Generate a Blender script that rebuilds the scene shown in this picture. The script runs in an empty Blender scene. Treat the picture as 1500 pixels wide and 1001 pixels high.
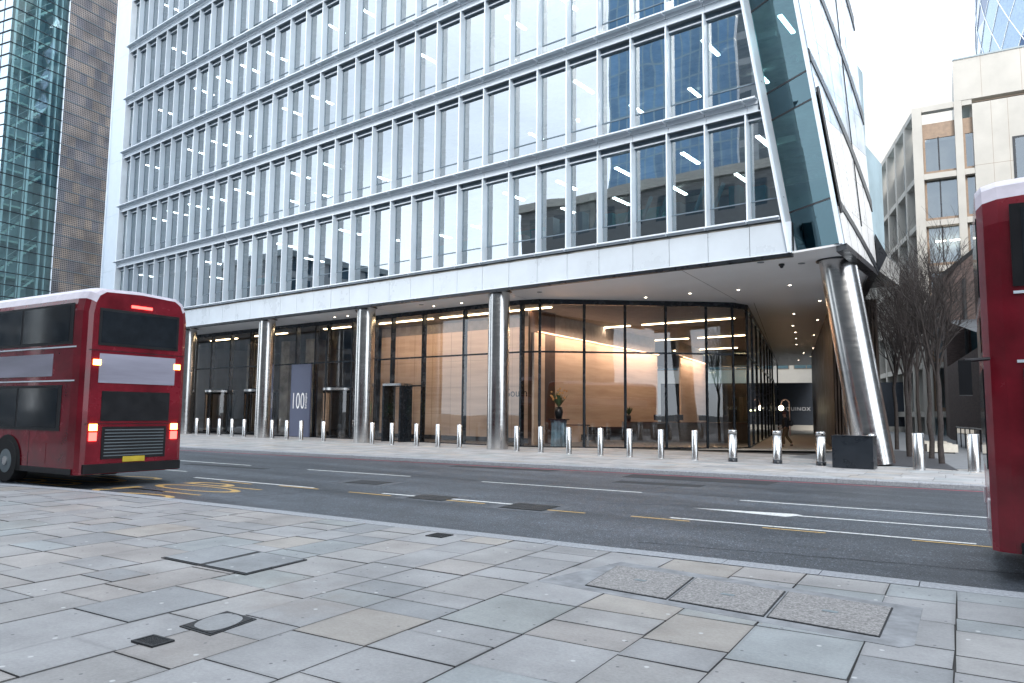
import bpy, math, random
from mathutils import Matrix, Vector
random.seed(7)
rnd = random.Random(11)
C = bpy.context.scene.collection
R = math.radians

# ------------------------------------------------------------------ materials
def nt(name):
    m = bpy.data.materials.new(name); m.use_nodes = True
    n = m.node_tree; n.nodes.clear()
    out = n.nodes.new('ShaderNodeOutputMaterial')
    return m, n.nodes, n.links, out
def setin(nd, **kw):
    for k, v in kw.items():
        k = k.replace('_', ' ')
        if k in nd.inputs: nd.inputs[k].default_value = v
def c4(c): return (c[0], c[1], c[2], 1)
def pm(name, col, rough=.5, metal=0.0, var=.12, scale=3.0, bump=0.0, bscale=60, spec=.5, stretch=None, col2=None, coat=0, attr=None, aniso=0, emis=None):
    m, N, L, out = nt(name)
    p = N.new('ShaderNodeBsdfPrincipled'); L.new(p.outputs[0], out.inputs[0])
    setin(p, Roughness=rough, Metallic=metal)
    p.inputs['Specular IOR Level'].default_value = spec
    if coat: p.inputs['Coat Weight'].default_value = coat
    if aniso: p.inputs['Anisotropic'].default_value = aniso
    g = N.new('ShaderNodeNewGeometry'); mp = N.new('ShaderNodeMapping'); L.new(g.outputs['Position'], mp.inputs[0])
    if stretch: mp.inputs['Scale'].default_value = stretch
    ns = N.new('ShaderNodeTexNoise'); setin(ns, Scale=scale, Detail=6.0, Roughness=.6); L.new(mp.outputs[0], ns.inputs[0])
    mx = N.new('ShaderNodeMix'); mx.data_type = 'RGBA'
    c2 = col2 or tuple(min(1, x*(1+var*2)) for x in col); c1 = col if col2 else tuple(x*(1-var*1.2) for x in col)
    mx.inputs['A'].default_value = c4(c1); mx.inputs['B'].default_value = c4(c2)
    rp = N.new('ShaderNodeMapRange'); setin(rp, **{'From_Min': .3, 'From_Max': .7}); L.new(ns.outputs[0], rp.inputs[0])
    L.new(rp.outputs[0], mx.inputs['Factor'])
    last = mx.outputs['Result']
    if attr:
        a = N.new('ShaderNodeAttribute'); a.attribute_name = attr
        mm = N.new('ShaderNodeMix'); mm.data_type = 'RGBA'; mm.blend_type = 'MULTIPLY'; mm.inputs['Factor'].default_value = 1
        L.new(last, mm.inputs['A']); L.new(a.outputs['Color'], mm.inputs['B']); last = mm.outputs['Result']
    L.new(last, p.inputs['Base Color'])
    if metal or rough < .5:
        r2 = N.new('ShaderNodeMapRange'); setin(r2, **{'From_Min': .3, 'From_Max': .7, 'To_Min': rough*.8, 'To_Max': rough*1.25}); L.new(ns.outputs[0], r2.inputs[0]); L.new(r2.outputs[0], p.inputs['Roughness'])
    if bump:
        nb = N.new('ShaderNodeTexNoise'); setin(nb, Scale=bscale, Detail=4.0); L.new(mp.outputs[0], nb.inputs[0])
        b = N.new('ShaderNodeBump'); setin(b, Strength=bump, Distance=.02); L.new(nb.outputs[0], b.inputs['Height']); L.new(b.outputs[0], p.inputs['Normal'])
    return m
def glass(name, tint, refl=(.9, .95, 1), base=.25, ior=1.5, wave=.02, wscale=.5, rough=.01, tr=1.0):
    m, N, L, out = nt(name)
    t = N.new('ShaderNodeBsdfTransparent'); t.inputs[0].default_value = c4(tint)
    g = N.new('ShaderNodeBsdfGlossy'); g.inputs[0].default_value = c4(refl); g.inputs['Roughness'].default_value = rough
    f = N.new('ShaderNodeFresnel'); f.inputs[0].default_value = ior
    mr = N.new('ShaderNodeMapRange'); setin(mr, **{'From_Min': 0.0, 'From_Max': 1.0, 'To_Min': base, 'To_Max': 1.0}); L.new(f.outputs[0], mr.inputs[0])
    mx = N.new('ShaderNodeMixShader'); L.new(mr.outputs[0], mx.inputs[0]); L.new(t.outputs[0], mx.inputs[1]); L.new(g.outputs[0], mx.inputs[2])
    L.new(mx.outputs[0], out.inputs[0])
    geo = N.new('ShaderNodeNewGeometry'); ns = N.new('ShaderNodeTexNoise'); setin(ns, Scale=wscale, Detail=1.0); L.new(geo.outputs['Position'], ns.inputs[0])
    b = N.new('ShaderNodeBump'); setin(b, Strength=1.0, Distance=wave); L.new(ns.outputs[0], b.inputs['Height']); L.new(b.outputs[0], g.inputs['Normal'])
    return m
def emit(name, col, st):
    m, N, L, out = nt(name); e = N.new('ShaderNodeEmission'); e.inputs[0].default_value = c4(col); e.inputs[1].default_value = st
    L.new(e.outputs[0], out.inputs[0]); return m

def stone_mat(name, attr, gumdots=True):
    m, N, L, out = nt(name)
    p = N.new('ShaderNodeBsdfPrincipled'); L.new(p.outputs[0], out.inputs[0]); setin(p, Roughness=.62); p.inputs['Specular IOR Level'].default_value = .4
    geo = N.new('ShaderNodeNewGeometry'); a = N.new('ShaderNodeAttribute'); a.attribute_name = attr
    n1 = N.new('ShaderNodeTexNoise'); setin(n1, Scale=1.1, Detail=8.0, Roughness=.62); L.new(geo.outputs['Position'], n1.inputs[0])
    n2 = N.new('ShaderNodeTexNoise'); setin(n2, Scale=38.0, Detail=5.0, Roughness=.7); L.new(geo.outputs['Position'], n2.inputs[0])
    r1 = N.new('ShaderNodeMapRange'); setin(r1, **{'From_Min': .3, 'From_Max': .7, 'To_Min': .74, 'To_Max': 1.20}); L.new(n1.outputs[0], r1.inputs[0])
    r2 = N.new('ShaderNodeMapRange'); setin(r2, **{'From_Min': .25, 'From_Max': .75, 'To_Min': .84, 'To_Max': 1.14}); L.new(n2.outputs[0], r2.inputs[0])
    mu = N.new('ShaderNodeMath'); mu.operation = 'MULTIPLY'; L.new(r1.outputs[0], mu.inputs[0]); L.new(r2.outputs[0], mu.inputs[1])
    mm = N.new('ShaderNodeMix'); mm.data_type = 'RGBA'; mm.blend_type = 'MULTIPLY'; mm.inputs['Factor'].default_value = 1
    L.new(a.outputs['Color'], mm.inputs['A']); L.new(mu.outputs[0], mm.inputs['B']); last = mm.outputs['Result']
    # brown stains of their own shape
    n3 = N.new('ShaderNodeTexNoise'); setin(n3, Scale=.42, Detail=5.0, Roughness=.65); L.new(geo.outputs['Position'], n3.inputs[0])
    r3 = N.new('ShaderNodeMapRange'); setin(r3, **{'From_Min': .56, 'From_Max': .78, 'To_Min': 0.0, 'To_Max': .8}); L.new(n3.outputs[0], r3.inputs[0])
    st = N.new('ShaderNodeMix'); st.data_type = 'RGBA'; L.new(r3.outputs[0], st.inputs['Factor']); L.new(last, st.inputs['A']); st.inputs['B'].default_value = (.20, .165, .14, 1); last = st.outputs['Result']
    if gumdots:
        for sc, thr, col, off in ((2.6, .050, (.52, .52, .52), 0), (4.1, .055, (.12, .12, .13), 7.3)):
            mp = N.new('ShaderNodeMapping'); mp.inputs['Location'].default_value = (off, off*.7, 0); L.new(geo.outputs['Position'], mp.inputs[0])
            v = N.new('ShaderNodeTexVoronoi'); v.voronoi_dimensions = '2D'; setin(v, Scale=sc); L.new(mp.outputs[0], v.inputs[0])
            lt = N.new('ShaderNodeMapRange'); setin(lt, **{'From_Min': thr*.7, 'From_Max': thr, 'To_Min': 1.0, 'To_Max': 0.0}); L.new(v.outputs['Distance'], lt.inputs[0])
            wn = N.new('ShaderNodeMath'); wn.operation = 'GREATER_THAN'; wn.inputs[1].default_value = .72; sx = N.new('ShaderNodeSeparateXYZ'); L.new(v.outputs['Color'], sx.inputs[0]); L.new(sx.outputs[0], wn.inputs[0])
            m2 = N.new('ShaderNodeMath'); m2.operation = 'MULTIPLY'; L.new(lt.outputs[0], m2.inputs[0]); L.new(wn.outputs[0], m2.inputs[1])
            mg = N.new('ShaderNodeMix'); mg.data_type = 'RGBA'; L.new(m2.outputs[0], mg.inputs['Factor']); L.new(last, mg.inputs['A']); mg.inputs['B'].default_value = c4(col); last = mg.outputs['Result']
    L.new(last, p.inputs['Base Color'])
    b = N.new('ShaderNodeBump'); setin(b, Strength=.35, Distance=.006); L.new(n2.outputs[0], b.inputs['Height']); L.new(b.outputs[0], p.inputs['Normal'])
    return m
def asphalt_mat():
    m, N, L, out = nt('asphalt')
    p = N.new('ShaderNodeBsdfPrincipled'); L.new(p.outputs[0], out.inputs[0]); setin(p, Roughness=.55)
    geo = N.new('ShaderNodeNewGeometry')
    mp = N.new('ShaderNodeMapping'); mp.inputs['Rotation'].default_value = (0, 0, R(-6.9)); mp.inputs['Scale'].default_value = (.09, .8, 1); L.new(geo.outputs['Position'], mp.inputs[0])
    n1 = N.new('ShaderNodeTexNoise'); setin(n1, Scale=1.0, Detail=6.0, Roughness=.6); L.new(mp.outputs[0], n1.inputs[0])
    v = N.new('ShaderNodeTexVoronoi'); setin(v, Scale=75.0); L.new(geo.outputs['Position'], v.inputs[0])
    n2 = N.new('ShaderNodeTexNoise'); setin(n2, Scale=1.6, Detail=7.0, Roughness=.7); L.new(geo.outputs['Position'], n2.inputs[0])
    cr = N.new('ShaderNodeValToRGB'); e = cr.color_ramp.elements; e[0].position = .36; e[0].color = (.030, .036, .044, 1); e[1].position = .7; e[1].color = (.082, .094, .110, 1); L.new(n1.outputs[0], cr.inputs[0])
    sx = N.new('ShaderNodeSeparateXYZ'); L.new(v.outputs['Color'], sx.inputs[0])
    r2 = N.new('ShaderNodeMapRange'); setin(r2, **{'From_Min': 0.0, 'From_Max': 1.0, 'To_Min': .45, 'To_Max': 1.75}); L.new(sx.outputs[0], r2.inputs[0])
    r3 = N.new('ShaderNodeMapRange'); setin(r3, **{'From_Min': .3, 'From_Max': .7, 'To_Min': .75, 'To_Max': 1.3}); L.new(n2.outputs[0], r3.inputs[0])
    gt = N.new('ShaderNodeMapRange'); setin(gt, **{'From_Min': .965, 'From_Max': .97, 'To_Min': 0.0, 'To_Max': 3.2}); L.new(sx.outputs[1], gt.inputs[0])
    mu = N.new('ShaderNodeMath'); mu.operation = 'MULTIPLY'; L.new(r2.outputs[0], mu.inputs[0]); L.new(r3.outputs[0], mu.inputs[1])
    ad = N.new('ShaderNodeMath'); ad.operation = 'ADD'; L.new(mu.outputs[0], ad.inputs[0]); L.new(gt.outputs[0], ad.inputs[1])
    mm = N.new('ShaderNodeMix'); mm.data_type = 'RGBA'; mm.blend_type = 'MULTIPLY'; mm.inputs['Factor'].default_value = 1; L.new(cr.outputs[0], mm.inputs['A']); L.new(ad.outputs[0], mm.inputs['B'])
    L.new(mm.outputs['Result'], p.inputs['Base Color'])
    b = N.new('ShaderNodeBump'); setin(b, Strength=.6, Distance=.008); L.new(v.outputs['Distance'], b.inputs['Height']); L.new(b.outputs[0], p.inputs['Normal'])
    return m
def worn_paint(name, col, under=(.05, .055, .06)):
    m, N, L, out = nt(name); p = N.new('ShaderNodeBsdfPrincipled'); L.new(p.outputs[0], out.inputs[0]); setin(p, Roughness=.6)
    g = N.new('ShaderNodeNewGeometry'); n = N.new('ShaderNodeTexNoise'); setin(n, Scale=22.0, Detail=6.0, Roughness=.75); L.new(g.outputs['Position'], n.inputs[0])
    r = N.new('ShaderNodeMapRange'); setin(r, **{'From_Min': .33, 'From_Max': .46}); L.new(n.outputs[0], r.inputs[0])
    mx = N.new('ShaderNodeMix'); mx.data_type = 'RGBA'; mx.inputs['A'].default_value = c4(under); mx.inputs['B'].default_value = c4(col); L.new(r.outputs[0], mx.inputs['Factor']); L.new(mx.outputs['Result'], p.inputs['Base Color'])
    return m
def grid_mat(name, wall, win, sx=3.0, sz=3.8, mort=.35, rough=.4, winrough=.08, rot=0):
    """masonry facade with a grid of dark windows (far buildings only)"""
    m, N, L, out = nt(name); p = N.new('ShaderNodeBsdfPrincipled'); L.new(p.outputs[0], out.inputs[0])
    g = N.new('ShaderNodeNewGeometry'); s = N.new('ShaderNodeSeparateXYZ'); L.new(g.outputs['Position'], s.inputs[0])
    ad = N.new('ShaderNodeMath'); ad.operation = 'ADD'; L.new(s.outputs[0], ad.inputs[0]); L.new(s.outputs[1], ad.inputs[1])
    cb = N.new('ShaderNodeCombineXYZ'); L.new(ad.outputs[0], cb.inputs[0]); L.new(s.outputs[2], cb.inputs[1])
    b = N.new('ShaderNodeTexBrick'); b.offset = 0; setin(b, Scale=1.0); b.inputs['Brick Width'].default_value = sx; b.inputs['Row Height'].default_value = sz; b.inputs['Mortar Size'].default_value = mort
    b.inputs['Color1'].default_value = c4(win); b.inputs['Color2'].default_value = c4(tuple(x*1.6 for x in win)); b.inputs['Mortar'].default_value = c4(wall); L.new(cb.outputs[0], b.inputs[0])
    L.new(b.outputs[0], p.inputs['Base Color'])
    r = N.new('ShaderNodeMapRange'); setin(r, **{'To_Min': winrough, 'To_Max': rough}); L.new(b.outputs['Fac'], r.inputs[0]); L.new(r.outputs[0], p.inputs['Roughness'])
    return m
def brick_mat(name, c1, c2, mortar, bw=.22, bh=.075):
    m, N, L, out = nt(name); p = N.new('ShaderNodeBsdfPrincipled'); L.new(p.outputs[0], out.inputs[0]); setin(p, Roughness=.85)
    g = N.new('ShaderNodeNewGeometry'); s = N.new('ShaderNodeSeparateXYZ'); L.new(g.outputs['Position'], s.inputs[0])
    ad = N.new('ShaderNodeMath'); ad.operation = 'ADD'; L.new(s.outputs[0], ad.inputs[0]); L.new(s.outputs[1], ad.inputs[1])
    cb = N.new('ShaderNodeCombineXYZ'); L.new(ad.outputs[0], cb.inputs[0]); L.new(s.outputs[2], cb.inputs[1])
    b = N.new('ShaderNodeTexBrick'); setin(b, Scale=1.0); b.inputs['Brick Width'].default_value = bw; b.inputs['Row Height'].default_value = bh; b.inputs['Mortar Size'].default_value = .008
    b.inputs['Color1'].default_value = c4(c1); b.inputs['Color2'].default_value = c4(c2); b.inputs['Mortar'].default_value = c4(mortar); L.new(cb.outputs[0], b.inputs[0])
    L.new(b.outputs[0], p.inputs['Base Color']); return m

M = {}
M['asphalt'] = asphalt_mat()
M['slab'] = stone_mat('york_stone', 'slab'); M['slab2'] = stone_mat('far_stone', 'slab', False)
M['mortar'] = pm('mortar', (.055, .052, .05), .9, bump=.3)
M['kerb'] = pm('kerb_granite', (.30, .31, .33), .7, var=.2, scale=30, bump=.3, bscale=120)
M['ground'] = pm('ground_earth', (.06, .062, .065), .9, scale=.3)
M['plaza'] = pm('plaza_stone', (.36, .33, .29), .5, var=.08, scale=2)
M['darkgranite'] = pm('dark_granite', (.05, .052, .06), .5, var=.2, scale=20)
M['white_line'] = worn_paint('white_paint', (.78, .78, .76)); M['yellow_line'] = worn_paint('yellow_paint', (.62, .40, .14)); M['red_line'] = worn_paint('red_paint', (.50, .07, .10))
M['patch'] = pm('asphalt_patch', (.10, .105, .115), .8, var=.2, scale=15, bump=.3); M['patch_dark'] = pm('asphalt_patch_dark', (.028, .03, .034), .8, var=.25, scale=18, bump=.3)
M['iron'] = pm('cast_iron', (.03, .032, .035), .55, .4, bump=.6, bscale=90)
M['concrete'] = pm('exposed_concrete', (.235, .225, .22), .85, var=.42, scale=48, bump=.5, bscale=90)
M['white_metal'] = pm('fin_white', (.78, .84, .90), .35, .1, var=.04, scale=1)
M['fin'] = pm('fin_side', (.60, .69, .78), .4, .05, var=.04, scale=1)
M['spandrel'] = pm('spandrel_panel', (.64, .71, .77), .35, .05, var=.05, scale=1)
M['fascia'] = pm('fascia_panel', (.60, .66, .72), .30, .05, var=.04, scale=.8)
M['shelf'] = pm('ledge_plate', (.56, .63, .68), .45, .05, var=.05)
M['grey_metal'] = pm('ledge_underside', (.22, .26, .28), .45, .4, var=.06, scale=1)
M['dark'] = pm('black_metal', (.018, .021, .026), .3, .3, var=.1)
M['mid'] = pm('window_reveal', (.17, .23, .28), .4, .1, var=.1)
M['mull'] = pm('mullion_black', (.022, .028, .036), .25, .5, var=.1)
M['soffit'] = pm('soffit_panel', (.84, .85, .86), .45, 0, var=.03, scale=.4)
M['steel'] = pm('brushed_steel', (.60, .59, .58), .19, 1.0, var=.05, scale=2, stretch=(1, 1, 6), aniso=.4)
M['steel2'] = pm('satin_steel', (.58, .58, .58), .24, 1.0, var=.0, scale=.1)
M['wg'] = glass('office_glass', (.50, .68, .76), (.90, .96, 1.0), .38, 1.7, .006, .45)
M['ng'] = glass('bronze_tinted_glass', (.50, .46, .42), (.75, .85, .95), .12, 1.5, .01, .4)
M['cg'] = glass('corner_glass', (.20, .52, .60), (.50, .76, .86), .10, 1.5, .012, .4)
M['lg'] = glass('lobby_glass', (.84, .84, .84), (.95, .97, 1), .06, 1.45, .010, .35)
M['hg'] = glass('teal_glass', (.70, .88, .86), (.8, .95, .95), .05, 1.35, .002, .3)
M['spg'] = pm('shadow_box_glass', (.10, .17, .20), .08, .2, var=.1)
M['innerwall'] = pm('office_wall', (.34, .44, .48), .8, var=.2, scale=.3)
M['innerfloor'] = pm('office_floor', (.12, .13, .14), .8)
M['innerceil'] = pm('office_ceiling', (.34, .33, .31), .8, var=.3, scale=1.2)
M['teal'] = pm('teal_partition', (.10, .42, .46), .4, var=.3, scale=.7)
M['warm'] = pm('travertine', (.66, .52, .41), .55, scale=1.1, stretch=(.25, .25, 3.2), col2=(.50, .37, .28))
M['lobbyfloor'] = pm('lobby_floor', (.05, .055, .06), .3, var=.1)
M['lobbyceil'] = pm('lobby_ceiling', (.20, .19, .185), .7)
M['strip'] = emit('strip_light', (1.0, .74, .44), 9); M['cove'] = emit('cove_light', (1.0, .56, .30), 4.0); M['office_strip'] = emit('office_strip', (1.0, .95, .86), 10.0)
M['down'] = emit('downlight_lamp', (1.0, .84, .62), 14.0)
M['slats'] = pm('bronze_slats', (.055, .040, .032), .45, .5, var=.3, scale=1)
M['hoard'] = pm('navy_hoarding', (.012, .020, .034), .5)
M['white'] = pm('white_stone', (.50, .475, .43), .7, var=.05, scale=.5, bump=.1)
M['brown'] = pm('bronze_frame', (.24, .17, .12), .4, .3)
M['sign'] = pm('sign_panel_blue', (.085, .10, .16), .4, var=.03); M['letter'] = pm('letter_white', (.85, .86, .88), .4, var=.01)
M['planter'] = pm('planter_black', (.012, .016, .022), .3, var=.15)
M['church'] = brick_mat('old_brick', (.075, .050, .045), (.13, .085, .075), (.10, .09, .085)); M['slate'] = pm('slate_roof', (.045, .05, .055), .6, var=.3, scale=6, stretch=(1, 1, 5), bump=.3, bscale=12)
M['bark'] = pm('bark', (.035, .029, .028), .9, var=.3, scale=12)
M['tower_blue'] = grid_mat('blue_tower_glass', (.26, .38, .46), (.09, .21, .36), 1.6, 3.9, .14, .3, .05)
M['stone_grid'] = grid_mat('stone_office', (.20, .20, .20), (.03, .045, .06), 3.0, 3.8, .75, .8, .08)
M['grey_grid'] = grid_mat('grey_office', (.30, .32, .34), (.04, .06, .08), 2.4, 3.6, .5, .8, .08)
M['bus_red'] = pm('bus_red_paint', (.17, .007, .016), .24, 0, var=.28, scale=1.4, coat=.35); M['bus_roof'] = pm('bus_roof_white', (.62, .56, .62), .35)
M['bus_glass'] = glass('bus_glass', (.10, .12, .13), (.8, .85, .9), .06, 1.45, .004, .6); M['ad'] = pm('bus_advert', (.34, .33, .40), .35, var=.2, scale=.8, stretch=(.3, .3, 2.5))
M['rubber'] = pm('rubber', (.015, .015, .016), .8); M['trim'] = pm('bus_black_trim', (.012, .012, .014), .35); M['tail'] = emit('tail_lamp', (1, .06, .05), 4); M['amber'] = emit('amber_lamp', (1, .42, .08), 9)
M['skin'] = pm('skin', (.45, .26, .19), .5); M['coat'] = pm('dark_coat', (.012, .013, .017), .85); M['trouser'] = pm('brown_trousers', (.10, .065, .035), .85); M['hat'] = pm('red_cap', (.10, .03, .03), .85)
M['sofa'] = pm('black_leather', (.012, .013, .015), .45); M['desk'] = pm('desk_stone', (.10, .095, .09), .4, var=.2, scale=3); M['wood'] = pm('dark_wood', (.06, .03, .018), .5)
M['leaf'] = pm('flower_leaf', (.05, .09, .04), .7); M['petal'] = pm('orange_petal', (.65, .34, .12), .6); M['blue_cloth'] = pm('blue_grey_stone', (.10, .17, .22), .6, var=.5, scale=2)
M['green'] = emit('exit_green', (.05, 1, .25), 4); M['globe'] = emit('lamp_globe', (1, .82, .5), 8); M['pink'] = pm('pink_pole', (.55, .42, .46), .4)
M['seat'] = pm('pale_bench', (.55, .52, .46), .6); M['mirrorclad'] = None
def perf_mat():
    m, N, L, out = nt('bronze_perforated'); p = N.new('ShaderNodeBsdfPrincipled'); L.new(p.outputs[0], out.inputs[0]); setin(p, Metallic=.5, Roughness=.3)
    tc = N.new('ShaderNodeUVMap'); s = N.new('ShaderNodeSeparateXYZ'); L.new(tc.outputs[0], s.inputs[0])
    # small square holes on a square pitch, panel by panel
    b = N.new('ShaderNodeTexBrick'); b.offset = 0; setin(b, Scale=1.0); b.inputs['Brick Width'].default_value = .235; b.inputs['Row Height'].default_value = .235; b.inputs['Mortar Size'].default_value = .050; b.inputs['Mortar Smooth'].default_value = .1
    b.inputs['Color1'].default_value = (.012, .016, .024, 1); b.inputs['Color2'].default_value = (.03, .036, .05, 1); L.new(tc.outputs[0], b.inputs[0])
    wn = N.new('ShaderNodeTexBrick'); wn.offset = 0; setin(wn, Scale=1.0); wn.inputs['Brick Width'].default_value = .94; wn.inputs['Row Height'].default_value = 1.41; wn.inputs['Mortar Size'].default_value = 0.0
    wn.inputs['Color1'].default_value = (.17, .16, .17, 1); wn.inputs['Color2'].default_value = (.31, .245, .195, 1); L.new(tc.outputs[0], wn.inputs[0])
    ns = N.new('ShaderNodeTexNoise'); setin(ns, Scale=.35, Detail=3.0); L.new(tc.outputs[0], ns.inputs[0])
    r = N.new('ShaderNodeMapRange'); setin(r, **{'From_Min': .35, 'From_Max': .65, 'To_Min': .7, 'To_Max': 1.35}); L.new(ns.outputs[0], r.inputs[0])
    mm = N.new('ShaderNodeMix'); mm.data_type = 'RGBA'; mm.blend_type = 'MULTIPLY'; mm.inputs['Factor'].default_value = 1; L.new(wn.outputs[0], mm.inputs['A']); L.new(r.outputs[0], mm.inputs['B'])
    L.new(mm.outputs['Result'], b.inputs['Mortar']); L.new(b.outputs[0], p.inputs['Base Color']); return m
M['perf'] = perf_mat()

# ------------------------------------------------------------------ mesh builder
class MB:
    def __init__(s): s.v = []; s.f = []; s.m = []; s.mats = []; s.cols = []; s.sm = []; s.col = (1, 1, 1)
    def mi(s, mat):
        mat = M[mat] if isinstance(mat, str) else mat
        if mat not in s.mats: s.mats.append(mat)
        return s.mats.index(mat)
    def face(s, pts, mat, smooth=False):
        k = len(s.v); s.v += [tuple(p) for p in pts]; s.f.append(tuple(range(k, k+len(pts)))); s.m.append(s.mi(mat)); s.cols.append(s.col); s.sm.append(smooth)
    def faces(s, verts, faces, mat, smooth=False):
        k = len(s.v); s.v += [tuple(p) for p in verts]; i = s.mi(mat)
        for f in faces: s.f.append(tuple(k+a for a in f)); s.m.append(i); s.cols.append(s.col); s.sm.append(smooth)
    def box(s, x0, x1, y0, y1, z0, z1, mat):
        v = [(x0, y0, z0), (x1, y0, z0), (x1, y1, z0), (x0, y1, z0), (x0, y0, z1), (x1, y0, z1), (x1, y1, z1), (x0, y1, z1)]
        s.faces(v, [(0, 3, 2, 1), (4, 5, 6, 7), (0, 1, 5, 4), (1, 2, 6, 5), (2, 3, 7, 6), (3, 0, 4, 7)], mat); return s
    def prism(s, pts, z0, z1, mat, smooth=False):
        n = len(pts); a = 0
        for i in range(n): a += pts[i][0]*pts[(i+1) % n][1]-pts[(i+1) % n][0]*pts[i][1]
        if a < 0: pts = pts[::-1]
        zf0 = z0 if callable(z0) else (lambda x, y: z0); zf1 = z1 if callable(z1) else (lambda x, y: z1)
        v = [(x, y, zf0(x, y)) for x, y in pts]+[(x, y, zf1(x, y)) for x, y in pts]
        s.faces(v, [tuple(range(n-1, -1, -1)), tuple(range(n, 2*n))], mat); s.faces(v, [(i, (i+1) % n, n+(i+1) % n, n+i) for i in range(n)], mat, smooth); return s
    def tube(s, p0, p1, r0, r1, mat, n=12, caps=True, smooth=True):
        p0 = Vector(p0); p1 = Vector(p1); d = (p1-p0).normalized(); a = Vector((1, 0, 0)) if abs(d.x) < .9 else Vector((0, 1, 0)); u = d.cross(a).normalized(); w = d.cross(u)
        v = []
        for c, r in ((p0, r0), (p1, r1)):
            for i in range(n): t = 2*math.pi*i/n; v.append(c+u*math.cos(t)*r+w*math.sin(t)*r)
        s.faces(v, [(i, n+i, n+(i+1) % n, (i+1) % n) for i in range(n)], mat, smooth)
        if caps: s.faces(v, [tuple(range(n)), tuple(range(2*n-1, n-1, -1))], mat)
        return s
    def lathe(s, c, prof, mat, n=24):
        v = []; m = len(prof)
        for r, z in prof:
            for i in range(n): t = 2*math.pi*i/n; v.append((c[0]+r*math.cos(t), c[1]+r*math.sin(t), c[2]+z))
        s.faces(v, [(j*n+i, j*n+(i+1) % n, (j+1)*n+(i+1) % n, (j+1)*n+i) for j in range(m-1) for i in range(n)], mat, True); return s
    def build(s, name, parent=None, loc=None, rz=0, **tags):
        me = bpy.data.meshes.new(name); me.from_pydata(s.v, [], s.f)
        for m in s.mats: me.materials.append(m)
        me.polygons.foreach_set('material_index', s.m); me.polygons.foreach_set('use_smooth', s.sm)
        if any(c != (1, 1, 1) for c in s.cols):  # per-slab stone tones
            a = me.color_attributes.new('slab', 'FLOAT_COLOR', 'CORNER'); d = []
            for p, c in zip(me.polygons, s.cols):
                if len(c) == 4 and isinstance(c[0], tuple): 
                    for q in c: d += [q[0], q[1], q[2], 1.0]
                else: d += [c[0], c[1], c[2], 1.0]*p.loop_total
            a.data.foreach_set('color', d)
        me.update(); o = bpy.data.objects.new(name, me); C.objects.link(o)
        if parent: o.parent = parent
        if loc: o.location = loc
        if rz: o.rotation_euler = (0, 0, rz)
        for k, v in tags.items(): o[k] = v
        return o
def tag(o, label=None, cat=None, group=None, kind=None):
    if label: o['label'] = label
    if cat: o['category'] = cat
    if group: o['group'] = group
    if kind: o['kind'] = kind
    return o
def empty(name, loc=(0, 0, 0), rz=0, **kw):
    o = bpy.data.objects.new(name, None); C.objects.link(o); o.location = loc; o.rotation_euler = (0, 0, rz); o.empty_display_size = .2; tag(o, **kw); return o
def kids(o): return [c for c in C.objects if c.parent == o]
def copy_tree(o, parent=None):
    c = o.copy(); C.objects.link(c)
    if parent: c.parent = parent
    for ch in kids(o): copy_tree(ch, c)
    return c
def B(x0, x1, y0, y1, z0, z1, mat): return MB().box(x0, x1, y0, y1, z0, z1, mat)
def text_mesh(s, size, ext=.006, off=0, sx=1.0, spacing=1.0):
    cu = bpy.data.curves.new('t', 'FONT'); cu.body = s; cu.size = size; cu.extrude = ext; cu.offset = off; cu.space_character = spacing; cu.resolution_u = 4
    o = bpy.data.objects.new('t', cu); C.objects.link(o); bpy.context.view_layer.update()
    me = bpy.data.meshes.new_from_object(o.evaluated_get(bpy.context.evaluated_depsgraph_get())); bpy.data.objects.remove(o)
    for v in me.vertices: v.co.x *= sx
    return me
def text_obj(name, s, size, mat, mtx, parent=None, **kw):
    me = text_mesh(s, size, **kw); me.transform(mtx); me.materials.clear(); me.materials.append(M[mat] if isinstance(mat, str) else mat)
    for p in me.polygons: p.material_index = 0
    o = bpy.data.objects.new(name, me); C.objects.link(o); o.parent = parent; return o

# ------------------------------------------------------------------ ground, road, pavements
TH = R(6.9); E1 = Vector((math.cos(TH), math.sin(TH), 0)); E2 = Vector((-math.sin(TH), math.cos(TH), 0))
def uv(u, v, z=0): p = E1*u+E2*v; return (p.x, p.y, z)
def kv(u):                      # near kerb
    if u > -13: return 8.45
    d = min(-13-u, 7); r = max(0, -20-u); return 8.45-.022*d*d-.12*r
def kv2(u): return 20.5+.03*(min(max(u, -40), 12)+12)   # far kerb
g = MB(); g.face([(-500, -300, -.14), (400, -300, -.14), (400, 600, -.14), (-500, 600, -.14)], 'ground'); g.build('ground', kind='structure')
g = MB(); g.face([uv(-260, 4.5, -.12), uv(80, 4.5, -.12), uv(80, 23.5, -.12), uv(-260, 23.5, -.12)], 'asphalt'); g.build('road', kind='structure')
PAL = [((.316, .314, .318), 46), ((.294, .310, .316), 11), ((.330, .322, .318), 24), ((.342, .316, .290), 8), ((.336, .316, .304), 13), ((.276, .282, .290), 4), ((.302, .314, .310), 4)]
def slabcol(mul=1):
    t = rnd.random()*sum(w for _, w in PAL); 
    for c, w in PAL:
        t -= w
        if t <= 0: break
    k = rnd.uniform(.92, 1.08)*mul; return tuple(x*k for x in c)
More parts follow.
